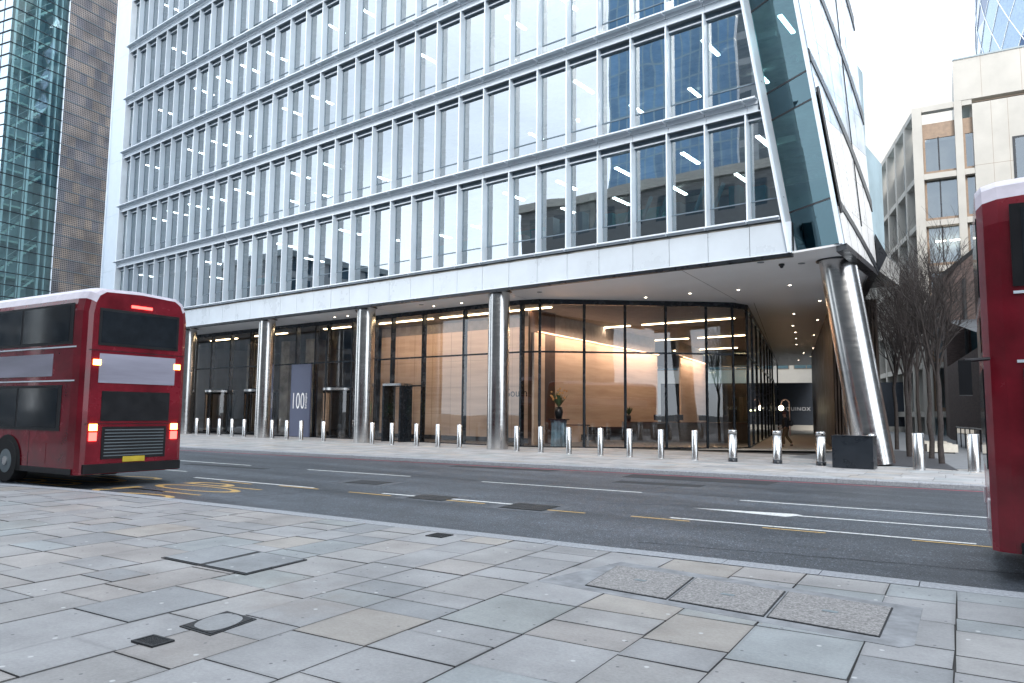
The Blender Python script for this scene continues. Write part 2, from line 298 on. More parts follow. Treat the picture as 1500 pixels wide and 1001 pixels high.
def slab(mb, u0, u1, v0, v1a, v1b, v0a=None, mat='slab', gap=.0065, z=0, zb=-.02, jit=.006, mul=1):
    """one paving slab: quad with chamfered sides; v1a/v1b = far edge at u0/u1"""
    j = lambda: rnd.uniform(-jit, jit)
    p = [(u0+gap+j(), v0+gap+j()), (u1-gap+j(), v0+gap+j()), (u1-gap+j(), v1b-gap+j()), (u0+gap+j(), v1a-gap+j())]
    zz = z+rnd.uniform(-.004, .001); mb.col = slabcol(mul); k = [uv(a, b, zz) for a, b in p]; c = [uv(a, b, zb) for a, b in p]
    cl_ = mb.col; cu = sum(a for a, _ in p)/4; cv_ = sum(b for _, b in p)/4; e_ = .035 if mat == 'slab' else .02
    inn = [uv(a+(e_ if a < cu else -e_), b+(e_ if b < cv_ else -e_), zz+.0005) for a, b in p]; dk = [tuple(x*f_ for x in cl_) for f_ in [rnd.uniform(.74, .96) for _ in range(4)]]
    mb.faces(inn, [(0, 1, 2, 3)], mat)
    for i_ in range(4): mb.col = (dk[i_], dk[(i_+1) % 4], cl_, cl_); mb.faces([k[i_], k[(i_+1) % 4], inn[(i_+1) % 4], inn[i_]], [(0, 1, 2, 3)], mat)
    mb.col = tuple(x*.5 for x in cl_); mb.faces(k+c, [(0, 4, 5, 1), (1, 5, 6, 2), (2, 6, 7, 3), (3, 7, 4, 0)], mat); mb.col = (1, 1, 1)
near = MB(); u = -34.0
while u < 9:
    w = rnd.choice((.46, .55, .62, .7, .76)) if u > -14 else rnd.choice((.5, .62, .76)); u2 = u+w; v = -5.0-rnd.random()
    lim0, lim1 = kv(u)-.30, kv(u2)-.30
    while v < lim0-.05:
        l = rnd.choice((.38, .45, .6, .68, .75, .9)); v2 = v+l
        if v2 > lim0-.28: slab(near, u, u2, v, lim0, lim1); break
        if l > .85 and rnd.random() < .12:
            slab(near, u, (u+u2)/2, v, v2, v2); slab(near, (u+u2)/2, u2, v, v2, v2)
        else: slab(near, u, u2, v, v2, v2)
        v = v2
    u = u2
us = [-34+i for i in range(0, 44)]
for a, b in zip(us, us[1:]): near.face([uv(a, -7, -.015), uv(b, -7, -.015), uv(b, kv(b)-.25, -.015), uv(a, kv(a)-.25, -.015)], 'mortar')
near.build('pavement', kind='structure')
def kerbrow(mb, kf, sgn, u0, u1):
    u = u0
    while u < u1:
        l = rnd.uniform(.85, 1.25); b = u+l; g_ = .004; rr = rnd.uniform(-.003, .003)
        A = [(u+g_, kf(u)), (b-g_, kf(b)), (b-g_, kf(b)-sgn*.295), (u+g_, kf(u)-sgn*.295)]
        ch = [(x, y-sgn*.02) if i < 2 else (x, y) for i, (x, y) in enumerate(A)]
        low = [uv(*A[0], -.13), uv(*A[1], -.13), uv(*A[1], -.02+rr), uv(*A[0], -.02+rr)]
        top = [uv(*ch[0], rr), uv(*ch[1], rr), uv(*A[2], rr), uv(*A[3], rr)]
        mb.col = (1, 1, 1); F = mb.face
        for q in (low, [low[3], low[2], top[1], top[0]], top, [uv(*A[0], -.13), low[3], top[0], top[3], uv(*A[3], -.13)], [uv(*A[1], -.13), low[2], top[1], top[2], uv(*A[2], -.13)]): F(q if sgn > 0 else q[::-1], 'kerb')
        u = b
k = MB(); kerbrow(k, kv, 1, -60, 10); k.build('kerb', kind='structure')
k = MB(); kerbrow(k, kv2, -1, -75, 14); k.build('kerb', kind='structure')
far = MB(); v = 20.2; row = 0
while v < 31.5:
    w = .62; u = -60-rnd.random()
    while u < 14:
        l = rnd.choice((.75, .9, 1.05)); base = kv2(u)+.3; b2 = kv2(u+l)+.3
        if v+w > base+.05:
            lo = max(v, base); 
            slab(far, u, u+l, lo, v+w, v+w, mat='slab2', gap=.003, jit=.001, mul=1.28)
        u += l
    v += w
for a in range(-60, 14, 2): far.face([uv(a, kv2(a)+.25, -.012), uv(a+2, kv2(a+2)+.25, -.012), uv(a+2, 33, -.012), uv(a, 33, -.012)], 'mortar')
far.build('pavement', kind='structure')
MB().prism([(-21.2, 28.6), (-13.1, 34.1), (-9.4, 36.6), (-19.2, 67.2), (-23, 83), (-34, 79)], -.05, .006, 'plaza').build('path', kind='structure')
MB().prism([(-9.4, 29.3), (-5.9, 26.8), (-5.2, 26.6), (20, 28.4), (20, 40), (-3, 140), (-40, 140), (-9, 40)], -.05, .005, pm('alley_paving', (.20, .21, .225), .6, var=.1, scale=3)).build('path', kind='structure')
MB().prism([(-6.6, 27.3), (-3.3, 25.9), (-6.2, 38.5), (-9.0, 38.5)], -.05, .010, 'darkgranite').build('planting_bed', kind='structure')

# road markings, 4 mm sheets
def mark(x0, y0, x1, y1, w, mat, w1=None, z=-.116, name='road_marking'):
    d = Vector((x1-x0, y1-y0, 0)).normalized(); n = Vector((-d.y, d.x, 0)); a = w/2; b = (w if w1 is None else w1)/2
    m = MB(); p0 = Vector((x0, y0, z)); p1 = Vector((x1, y1, z)); m.face([p0-n*a, p1-n*b, p1+n*b, p0+n*a], mat); return m.build(name, kind='structure')
for a in [(-18.04, 10.0, -13.8, 10.47), (-18.18, 13.55, -14.41, 14.03), (-24.8, 12.86, -20.7, 13.3), (-22.5, 10.5, -19.9, 10.8), (-12.08, 14.23, -7.9, 14.72), (-11.87, 10.76, -10.91, 10.88), (-10.11, 11.0, -8.72, 11.15),
          (-5.66, 11.52, -1.36, 12.0), (-5.73, 14.8, -1.4, 15.25), (-1.2, 15.3, 6, 16.0), (-4.1, 13.22, -1.4, 13.58)]: mark(*a, .10, 'white_line')
m = MB(); m.face([(-5.95, 12.98, -.116), (-4.22, 12.95, -.116), (-4.05, 13.3, -.116), (-4.2, 13.42, -.116)], 'white_line'); m.build('road_marking', kind='structure')
for a in [(-14.75, 10.22, -13.5, 10.36), (-12.57, 10.44, -11.4, 10.56), (-10.23, 10.76, -9.14, 10.86), (-16.7, 9.92, -15.5, 10.0), (-7.81, 10.92, -7.01, 11.02), (-6.23, 11.22, -5.23, 11.34), (-4.1, 11.47, -3.2, 11.58), (-2.1, 11.74, -1.1, 11.86)]: mark(*a, .075, 'yellow_line', z=-.115)
m = MB()
for a in range(-60, 12): m.face([uv(a, kv2(a)-.42, -.116), uv(a+1, kv2(a+1)-.42, -.116), uv(a+1, kv2(a+1)-.32, -.116), uv(a, kv2(a)-.32, -.116)], 'red_line')
m.build('road_marking', kind='structure')
def road_text(s, X, Y0, w, h):
    me = text_mesh(s, 1, 0, -.012); xs = [v.co.x for v in me.vertices]; ys = [v.co.y for v in me.vertices]; x0, x1, y0, y1 = min(xs), max(xs), min(ys), max(ys)
    for v in me.vertices:
        a = (v.co.x-x0)/(x1-x0)*w; b = (v.co.y-y0)/(y1-y0)*h; v.co = (X-b, Y0+a-b*.12, -.116)
    me.materials.clear(); me.materials.append(M['yellow_line']); me.flip_normals(); o = bpy.data.objects.new('road_lettering', me); C.objects.link(o); o['kind'] = 'structure'
road_text('STOP', -14.2, 7.25, 2.6, 2.7); road_text('BUS', -18.1, 6.9, 2.5, 2.7)
def quadplate(pts, z, mat, name, grp=None, label=None, cat=None, th=.006):
    m = MB(); m.prism([(p[0], p[1]) for p in pts], z-th, z, mat); return m
# tar seams and cracks in the carriageway
rc = random.Random(4)
for (u0, v0, u1, v1, w_) in ((-20, 15.6, 6, 15.9, .018), (-9.5, 12.1, -4.5, 13.8, .012), (-3.8, 9.6, 3, 10.4, .014), (-15, 18.4, -2, 18.1, .016), (-6.2, 16.5, -5.6, 20.2, .014), (-12.4, 9.2, -11.7, 12.4, .012)):
    n_ = 26; m = MB(); p_ = [(u0+(u1-u0)*i/n_, v0+(v1-v0)*i/n_+rc.uniform(-.035, .035)) for i in range(n_+1)]
    for a, b in zip(p_, p_[1:]):
        hw = w_*rc.uniform(.4, 1); dx, dy = b[0]-a[0], b[1]-a[1]; ln = math.hypot(dx, dy); nx, ny = -dy/ln*hw, dx/ln*hw
        m.face([uv(a[0]-nx, a[1]-ny, -.1168), uv(b[0]-nx, b[1]-ny, -.1168), uv(b[0]+nx, b[1]+ny, -.1168), uv(a[0]+nx, a[1]+ny, -.1168)], 'patch_dark')
    m.build('road_patch', kind='structure')
# inspection covers and gratings
def cover(label, cat, pts, z, frame, lid, inset=.05, group=None, name='access_cover'):
    cx = sum(p[0] for p in pts)/len(pts); cy = sum(p[1] for p in pts)/len(pts); t = empty(name, (cx, cy, z), label=label, cat=cat, group=group)
    rel = [(p[0]-cx, p[1]-cy) for p in pts]; inn = [(x-inset*(1 if x > 0 else -1), y-inset*(1 if y > 0 else -1)) for x, y in rel]
    MB().prism(rel, -.01, .004, frame).build('frame', t); MB().prism(inn, -.006, .008, lid).build('lid', t); return t
gr = 'concrete inspection covers in the near pavement'
ga, gb, gc, gd = (-4.05, 6.98), (-3.83, 6.0), (-1.30, 6.02), (-1.40, 6.99)
def lerp(a, b, t): return (a[0]+(b[0]-a[0])*t, a[1]+(b[1]-a[1])*t)
MB().prism([(-4.28, 5.86), (-4.12, 7.2), (-1.22, 7.16), (-1.08, 5.98), (-1.15, 5.86)], -.01, .002, pm('cover_surround', (.22, .225, .235), .8, scale=4, var=.25)).build('cover_surround', kind='structure')
for i, w in enumerate(('leftmost', 'middle', 'rightmost')):
    a, b = i/3+.004, (i+1)/3-.004; q = [lerp(gb, gc, a), lerp(gb, gc, b), lerp(ga, gd, b), lerp(ga, gd, a)]
    t = cover('%s of the three rough concrete inspection covers beside the near kerb' % w, 'manhole cover', q, .004, 'iron', 'concrete', .012, gr)
    B(-.06, .06, -.03, .03, .0085, .0105, 'grey_metal').build('lifting_slot', t)
t = cover('large rectangular recessed paving cover with thin iron edge in near pavement', 'manhole cover', [(-8.0, 4.1), (-6.58, 4.22), (-6.74, 5.06), (-8.2, 4.93)], .0035, 'iron', 'iron', .03)
m = MB()
for a, b in ((0, .48), (.5, 1)):
    pp = [(-8.0, 4.1), (-6.58, 4.22), (-6.74, 5.06), (-8.2, 4.93)]; L0, R0 = lerp(pp[0], pp[1], a+.02), lerp(pp[0], pp[1], b-.02); L1, R1 = lerp(pp[3], pp[2], a+.02), lerp(pp[3], pp[2], b-.02)
    q = [lerp(L0, L1, .04), lerp(R0, R1, .04), lerp(R0, R1, .96), lerp(L0, L1, .96)]; m.col = (.275, .285, .295); m.prism([(x+7.38, y-4.5775) for x, y in q], .004, .0095, 'slab'); m.col = (1, 1, 1)
m.build('paving_inlay', t)
t = cover('iron framed cover with oval stone infill in near pavement', 'manhole cover', [(-5.41, 2.94), (-5.02, 2.96), (-5.14, 3.41), (-5.52, 3.39)], .001, 'iron', 'iron', .02)
m = MB(); m.col = (.285, .29, .295); m.prism([(.165*math.copysign(abs(math.cos(a))**.6, math.cos(a))-.06*math.sin(a), .19*math.sin(a)) for a in [i*math.pi/12 for i in range(24)]], .004, .0098, 'slab'); m.col = (1, 1, 1); m.build('stone_infill', t)
def grating(label, cx, cy, w, h, rz, n):
    t = empty('drain_grate', (cx, cy, .002), rz, label=label, cat='drain grate'); m = MB(); m.box(-w/2, w/2, -h/2, h/2, -.01, .001, 'dark'); m.build('tray', t); f = MB()
    f.box(-w/2, w/2, -h/2, -h/2+.02, 0.001, .01, 'iron'); f.box(-w/2, w/2, h/2-.02, h/2, 0.001, .01, 'iron'); f.box(-w/2, -w/2+.02, -h/2+.02, h/2-.02, .001, .01, 'iron'); f.box(w/2-.02, w/2, -h/2+.02, h/2-.02, .001, .01, 'iron')
    for i in range(n): x = -w/2+.03+(w-.06)*(i+.5)/n; f.box(x-.006, x+.006, -h/2+.02, h/2-.02, .001, .008, 'iron')
    f.build('bars', t)
grating('small dark iron grating in the pavement below the oval cover', -5.2, 2.64, .24, .17, R(7), 8)
grating('small iron ventilation grille in the pavement near the kerb', -6.77, 7.14, .26, .26, R(7), 9)
grp = 'iron manhole covers set in the carriageway'
for lab, q, fr in (('iron carriageway cover in a pale patch nearest the centre of the road', [(-8.6, 10.6), (-7.7, 10.7), (-7.85, 11.5), (-8.75, 11.4)], 1), ('iron carriageway cover in a pale patch between the broken white dashes', [(-10.9, 10.5), (-10.0, 10.6), (-10.2, 11.3), (-11.1, 11.2)], 1), ('dark square patch cover in the road beyond the yellow dashes', [(-14.3, 11.7), (-13.3, 11.85), (-13.5, 12.6), (-14.5, 12.45)], 0)):
    cx = sum(p[0] for p in q)/4; cy = sum(p[1] for p in q)/4; big = [(cx+(x-cx)*1.55, cy+(y-cy)*1.4) for x, y in q]
    MB().prism(big, -.125, -.1175, 'patch').build('road_patch', kind='structure'); cover(lab, 'manhole cover', q, -.1175, 'iron', 'iron' if fr else 'patch_dark', .04, grp)
for q in ([uv(-14, 19.2), uv(-10.5, 19.4), uv(-10.4, 20.0), uv(-14, 19.8)], [uv(-8, 19.0), uv(-4.2, 19.1), uv(-4.1, 20.2), uv(-8.1, 20.1)], [uv(-7.6, 17.4), uv(-5.4, 17.5), uv(-5.4, 18.1), uv(-7.6, 18.0)], [uv(-21, 14.7), uv(-17.5, 14.9), uv(-17.5, 15.2), uv(-21, 15.1)]):
    MB().prism([(p[0], p[1]) for p in q], -.125, -.1182, 'patch_dark').build('road_patch', kind='structure')

# ------------------------------------------------------------------ the main office building
YF = 24.63; YG = 24.99; XL = -56.95
LV = [8.24, 12.5, 16.72, 20.9, 25.08, 29.25, 33.42, 37.6, 41.8]
def sL(z): return -7.70-.154*(z-7.0)
def sR(z): return -6.04-.142*(z-7.1)
def sFar(z): return -6.08-.052*(z-7.0)
XK = [-9.09-1.505*k for k in range(32)]
bld = empty('office_building', (-32, 30, 0), label='large pale office block with white fins and tall windows above steel columns', cat='office building')
def P(mb, name, **kw):  # world-coordinate part of the office building
    o = mb.build(name, bld, **kw); o.matrix_parent_inverse = Matrix.Translation((32, -30, 0)); return o
# fascia with panel joints
f = MB(); edges = [-60.0+i*1.505 for i in range(2)]; edges = sorted(set([XL-2.3, XL]+[x+.06 for x in XK if x > XL]+[-7.62]))
for a, b in zip(edges, edges[1:]):
    f.box(a+.011, b-.011, YF+.02, YF+.10, 6.98, 8.02, 'fascia')
f.box(edges[0], -7.66, YF+.06, YF+.4, 6.96, 8.03, 'dark')
P(f, 'fascia')
f = MB(); f.box(edges[0], -7.62, YF-.02, YF+.18, 6.83, 6.955, 'dark'); f.box(edges[0], -7.62, YF-.03, YF+.0, 6.955, 6.985, 'white_metal'); P(f, 'fascia_lip')
# windows
win = []
for r in range(8):
    z0 = LV[r]; z1 = LV[r+1]-.55; xs = [x for x in XK if x < sL(z1)-.55]
    for i, x in enumerate(xs):
        xr = xs[i-1] if i else None; win.append((r, x, xr, z0, z1))
    win.append((r, XL-.02, xs[-1], z0, z1)) if xs[-1]-XL > .4 else None
def visible(w): # height of the picture's upper edge at this bay
    d = math.hypot(w[1], YF); return w[3] < 1.6+ (YF*.7829+(-w[1])*.6148)*.59+1.0
def wkey(w): return math.hypot(w[1], YF, w[3])+(500 if not visible(w) else 0)
win.sort(key=wkey); NW = 100
def window(mb, pane, r, x, xr, z0, z1):
    """frame: the fin at the left of the bay, header, glazing sill and transom; pane: glass"""
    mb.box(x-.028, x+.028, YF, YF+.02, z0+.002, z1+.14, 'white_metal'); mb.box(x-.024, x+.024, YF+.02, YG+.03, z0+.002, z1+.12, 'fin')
    if xr is None: # last bay is cut by the raking fin
        b0, b1 = sL(z0)-.05, sL(z1)-.05
    else: b0 = b1 = xr-.028
    a = x+.028
    if b1 < a+.1: return
    mb.box(a, b1, YF, YF+.05, z1+.10, z1+.14, 'white_metal')            # header nosing
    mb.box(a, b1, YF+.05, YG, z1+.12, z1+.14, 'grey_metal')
    mb.box(a, b1, YG-.14, YG-.10, z1-.10, z1-.05, 'white_metal')        # inner rail
    mb.box(a, b1, YG-.10, YG+.02, z1-.12, z1+.12, 'mid')
    mb.box(a, a+.05, YG-.02, YG+.03, z0+.76, z1-.12, 'mid'); mb.box(b0-.05, b0, YG-.02, YG+.03, z0+.76, z1-.12, 'mid') if xr is not None else None
    mb.box(a, b0, YG-.03, YG+.02, z0+.72, z0+.76, 'mid')
    mb.face([(a, YG+.035, z0), (b0, YG+.035, z0), (b0, YG+.035, z0+.74), (a, YG+.035, z0+.74)], 'spg')
    pane.face([(a, YG, z0), (b0, YG, z0), (b1, YG, z1-.1), (a, YG, z1-.1)], 'wg')
for w in win[:NW]:
    a, p = MB(), MB(); window(a, p, *w); o = P(a, 'window')
    if p.v: q = p.build('pane', o)
a, p = MB(), MB()
for w in win[NW:]: window(a, p, *w)
o = P(a, 'window'); o['kind'] = 'stuff'; q = p.build('pane', o)
# ledges and spandrels on every floor line
for r in range(9):
    z = LV[r]; xe = sL(z)-.02; xs = [XL-.02]+[x for x in reversed(XK) if x > XL and x < xe-.3]+[xe-.05]; L = MB()
    dpt = .30 if r else .16
    for a, b in zip(xs, xs[1:]):
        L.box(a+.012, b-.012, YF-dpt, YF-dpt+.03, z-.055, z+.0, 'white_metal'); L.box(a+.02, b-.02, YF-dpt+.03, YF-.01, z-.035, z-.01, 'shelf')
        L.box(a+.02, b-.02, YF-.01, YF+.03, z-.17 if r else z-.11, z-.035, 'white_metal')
        L.box(a-.012, a+.012, YF-dpt+.03, YF, z-.10, z-.036, 'white_metal')
    P(L, 'ledge')
    if r:
        S = MB()
        for a, b in zip(xs, xs[1:]): S.box(a+.008+.06, b-.008+.06 if b < xe-.1 else xe-.08, YF+.05, YF+.12, z-.42, z-.17, 'spandrel')
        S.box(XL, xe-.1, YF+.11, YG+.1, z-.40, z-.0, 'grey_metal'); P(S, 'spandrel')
# left corner pier, raking fins, corner glass and the side facade
f = MB(); 
zc = [0, 4.6, 8.2, 11.9, 16.2, 20.4, 24.6, 28.8, 33, 37.2, 42]
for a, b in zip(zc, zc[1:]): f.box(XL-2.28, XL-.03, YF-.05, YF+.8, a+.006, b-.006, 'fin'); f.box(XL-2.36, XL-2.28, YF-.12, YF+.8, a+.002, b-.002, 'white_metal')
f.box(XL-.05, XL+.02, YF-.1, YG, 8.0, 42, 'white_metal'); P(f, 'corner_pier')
def rake(mb, fx, w, y0, y1, z0, z1, mat, n=8):
    for i in range(n):
        a = z0+(z1-z0)*i/n; b = z0+(z1-z0)*(i+1)/n-.004
        v = [(fx(a)-w/2, y0, a), (fx(a)+w/2, y0, a), (fx(a)+w/2, y1, a), (fx(a)-w/2, y1, a), (fx(b)-w/2, y0, b), (fx(b)+w/2, y0, b), (fx(b)+w/2, y1, b), (fx(b)-w/2, y1, b)]
        mb.faces(v, [(0, 3, 2, 1), (4, 5, 6, 7), (0, 1, 5, 4), (1, 2, 6, 5), (2, 3, 7, 6), (3, 0, 4, 7)], mat)
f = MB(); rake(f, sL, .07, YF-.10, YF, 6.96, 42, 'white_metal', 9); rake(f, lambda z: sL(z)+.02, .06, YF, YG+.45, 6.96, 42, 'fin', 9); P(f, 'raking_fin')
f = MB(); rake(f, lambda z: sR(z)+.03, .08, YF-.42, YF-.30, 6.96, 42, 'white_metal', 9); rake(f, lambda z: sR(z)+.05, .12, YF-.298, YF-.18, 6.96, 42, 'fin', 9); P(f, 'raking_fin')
f = MB()
for i, (za, zb) in enumerate([(7.0, 8.5), (8.5, 11.9), (11.9, 12.9), (12.9, 16.1), (16.1, 17.1), (17.1, 20.3), (20.3, 21.3), (21.3, 24.5), (24.5, 25.5), (25.5, 28.7), (28.7, 29.7), (29.7, 33), (33, 34), (34, 42)]):
    q = [(sL(za)+.05, YG+.35, za+.02), (sR(za)-.02, YF-.30, za+.02), (sR(zb)-.02, YF-.30, zb-.02), (sL(zb)+.05, YG+.35, zb-.02)]; g_ = MB(); g_.face(q, 'cg'); P(g_, 'corner_glass')
    if i % 2 == 0:
        g_ = MB(); g_.face([(x-.01, y+.08, z) for x, y, z in q], 'spg'); P(g_, 'shadow_box')
    f = MB(); f.prism([(sL(zb)+.05, YG+.33), (sR(zb)-.02, YF-.32), (sR(zb)-.02, YF-.26), (sL(zb)+.05, YG+.39)], zb-.03, zb+.03, 'dark'); P(f, 'corner_transom')
# side facade: reflective cladding crossed by dark raking joints
cl = MB(); YA, YB = YF-.28, 29.6
def sp(t, z): xa, xb = sR(z)+.13, sFar(z); return (xa+(xb-xa)*t, YA+(YB-YA)*t, z)
M['clad'] = pm('side_cladding', (.62, .70, .78), .16, .25, var=.10, scale=1.4, bump=.4, bscale=1.2); M['clad_refl'] = pm('side_cladding_reflection', (.80, .79, .77), .3, .0, var=.05, scale=1)  # lower panels: reflection of the white building opposite painted as a paler colour
nz = 24
for i in range(nz):
    za, zb = 6.98+(42-6.98)*i/nz, 6.98+(42-6.98)*(i+1)/nz
    for j in range(5):
        ta, tb = j/5, (j+1)/5; cl.face([(q_[0]-.04, q_[1], q_[2]) for q_ in (sp(ta, za), sp(tb, za), sp(tb, zb), sp(ta, zb))], 'dark'); ta, tb = ta+.003, tb-.003; cl.face([sp(ta, za+.006), sp(tb, za+.006), sp(tb, zb-.006), sp(ta, zb-.006)], 'clad_refl' if zb < 12 else 'clad')
P(cl, 'side_cladding')
dj = MB()
def dbar(t0, z0, t1, z1, w):
    for q in range(14):
        ta, za, tb, zb = t0+(t1-t0)*q/14, z0+(z1-z0)*q/14, t0+(t1-t0)*(q+1)/14, z0+(z1-z0)*(q+1)/14; o_ = Vector((.04, 0, 0)); a, b, c, d = (Vector(sp(*k_)) for k_ in ((ta, za), (tb, zb), (tb, zb+w), (ta, za+w)))
        dj.faces([a+o_, b+o_, c+o_, d+o_, a-o_, b-o_, c-o_, d-o_], [(0, 1, 2, 3), (0, 4, 5, 1), (3, 2, 6, 7)], 'dark')
for a in ((0, 8.3, 1, 6.85, .28), (.0, 13.2, 1, 9.2, .45), (0, 12.0, .0, 8.2, .1), (0, 18.8, 1, 12.6, .5), (0, 25.5, 1, 16.4, .6), (0, 32, 1, 22, .6), (0, 39, 1, 29, .6), (.25, 16.6, .45, 42, .05), (.6, 8.2, .72, 20, .04), (.04, 16.6, .04, 42, .12)): dbar(*a)
for t in (.02,): 
    a, b = Vector(sp(t, 12.3)), Vector(sp(t, 8.0)); dj.tube(a+Vector((.05, 0, 0)), b+Vector((.05, 0, 0)), .05, .05, 'dark', 6)
P(dj, 'cladding_joint')
bk = MB(); bk.face([(sFar(7)-.05, YB+.02, 6.98), (-8.6, 38, 6.98), (-11.4, 38, 42), (sFar(42)-.05, YB+.02, 42)], 'clad'); bk.face([(-8.6, 38, 6.98), (-23, 82, 6.98), (-25, 82, 42), (-11.4, 38, 42)], 'clad')
bk.face([(XL-2.3, YF+.8, 0), (XL-2.3, YF+.8, 42), (XL-2.3, 79, 42), (XL-2.3, 79, 0)], 'spandrel'); bk.face([(XL-2.3, 79, 6.98), (XL-2.3, 79, 42), (-25, 82, 42), (-23, 82, 6.98)], 'spandrel')
bk.face([(XL-2.3, YF, 42.02), (sL(42), YF, 42.02), (sR(42), YF, 42.02), (sFar(42), YB, 42.02), (-10.4, 38, 42.02), (-25, 82, 42.02), (XL-2.3, 79, 42.02)], 'grey_metal'); P(bk, 'outer_wall')
# dark keel where the side meets the soffit
k = MB(); k.prism([(-5.84, YF-.32), (-6.06, 29.62), (-6.40, 29.62), (-6.2, YF-.1)], 6.78, 6.975, 'dark'); k.prism([(-6.10, 29.63), (-6.40, 29.63), (-8.9, 38.0), (-8.6, 38.0)], 6.78, 6.975, 'dark')
k.faces([(-6.09, 29.55, 8.35), (-5.72, 29.6, 7.5), (-6.08, 29.62, 6.80), (-8.65, 38, 8.35), (-8.3, 38, 7.5), (-8.6, 38, 6.80)], [(0, 2, 1), (0, 1, 4, 3), (1, 2, 5, 4)], 'dark'); P(k, 'corner_keel')
# soffit and floors
s = MB(); SO = [(XL-2.3, YF+.16), (-7.75, YF+.16), (-6.05, YF-.2), (-6.25, 29.6), (-8.8, 38), (-23, 82), (-34, 79), (XL-2.3, 79)]
s.prism(SO, 6.955, 7.02, 'soffit'); P(s, 'soffit')
s = MB()
for a, b in (((-11.86, 25.2), (-13.0, 33.6)), ((-20.5, 25.2), (-20.9, 27.7)), ((-29.4, 25.2), (-29.4, 27.7)), ((-12.6, 34.8), (-25.8, 77.5))):
    d = (Vector((*b, 0))-Vector((*a, 0))).normalized(); n = Vector((-d.y, d.x, 0))*.012; a = Vector((*a, 0)); b = Vector((*b, 0)); z_ = Vector((0, 0, 6.951)); s.face([a+n+z_, b+n+z_, b-n+z_, a-n+z_], 'dark')
P(s, 'soffit_joint')
for r in range(8):
    z = LV[r]; xe = sL(z); s = MB(); poly = [(XL, YG+.1), (xe-.1, YG+.1), (xe, YG+.5), (sR(z)-.2, YF+.05), (sR(z)-.3, 36), (XL, 36)]
    s.prism(poly, z-.02, z+.02, 'innerfloor'); s.prism(poly, z-.22 if r else z-.9, z-.03, 'innerceil'); P(s, 'floor_slab')
    s = MB(); s.face([(XL, 34, z), (sR(z)-.5, 34, z), (sR(z)-.5, 34, z+4.1), (XL, 34, z+4.1)], 'innerwall'); s.face([(sR(z)-.45, 26.0, z), (sR(z)-.45, 34, z), (sR(z)-.45, 34, z+4.1), (sR(z)-.45, 26.0, z+4.1)], 'innerwall')
    rr = random.Random(r)
    for x in [-12-6*i for i in range(8)]:
        s.box(x-.25, x+.25, 28.2, 28.7, z+.03, z+3.9, 'innerceil')
        if rr.random() < .8: s.box(x+1.0, x+4.2, 29.5, 29.56, z+.03, z+rr.choice((1.9, 2.6)), 'teal')
    for yy in (27, 29.5, 32): s.box(XL, xe-.2, yy, yy+.25, z+3.35, z+3.6, 'innerceil')
    P(s, 'office_interior')
lights = []
for r in range(8):
    zc_ = LV[r+1]-1.0
    for i in range(17):
        for yy in (26.3, 29.9):
            x = -9.0-2.9*i+(0.9 if r % 2 else 0)+(.7 if yy > 28 else 0); lights.append((math.hypot(x, 25, LV[r]*1.3), x, yy, zc_))
lights = [l for l in lights if random.Random(round(l[1]*77+l[3]*13)).random() < (.85 if l[1] > -22 else .5)]; lights.sort()
def lamp(m, x, y, z): m.box(x-.07, x+.07, y-.75, y+.75, z, z+.05, 'office_strip'); m.box(x-.09, x+.09, y-.77, y+.77, z+.052, z+.09, 'grey_metal')
for _, x, y, z in lights[:90]: m = MB(); lamp(m, x, y, z); P(m, 'ceiling_light')
m = MB(); [lamp(m, *l[1:]) for l in lights[90:]]; o = P(m, 'ceiling_light'); o['kind'] = 'stuff'
m = MB(); rr = random.Random(5)
for x in [-9.4-.75*i for i in range(16)]:
    h = rr.uniform(.3, 1.1)
    if rr.random() < .4: m.tube((x, 25.9, 9.05), (x+.35, 26.2, 9.05+1.2), .08, .08, pm('paper_roll', (.25, .5, .58), .6), 10)
    else: m.box(x, x+rr.uniform(.3, .65), 25.7, 26.2, 8.95, 8.95+h, rr.choice(('teal', 'innerwall', 'spandrel', 'hoard')))
m.box(-22, -8.8, 25.5, 26.3, 8.85, 8.94, 'innerceil'); P(m, 'window_clutter')

# columns
def round_column(x, y, r, top=6.955, lean=(0, 0)):
    m = MB(); m.tube((x, y, 0.0), (x+lean[0], y+lean[1], top), r, r, 'steel', 48, False); m.tube((x, y, 0.0), (x+lean[0]*.01, y+lean[1]*.01, .06), r+.012, r+.012, 'dark', 48, False) if 0 else None
    c = P(m, 'column'); mm = MB(); mm.lathe((x+lean[0], y+lean[1], top-.035), [(r+.09, .03), (r+.09, 0), (r-.02, 0)], 'dark', 40); q = mm.build('column_collar', c)
    mm = MB(); fz = .36; cx, cy = x+lean[0]*fz*1.25, y+lean[1]*fz*1.25; mm.lathe((cx, cy, top*fz*1.25), [(r+.003, -.006), (r+.003, .006)], 'steel2', 48); q = mm.build('column_joint', c)
for x in (-20.62, -29.5, -38.3, -47.2, -56.0): round_column(x, 25.30, .475)
round_column(-5.75, 26.72, .60, lean=(-1.0, .05))
round_column(-7.35, 31.4, .42, lean=(-.35, 0)); 

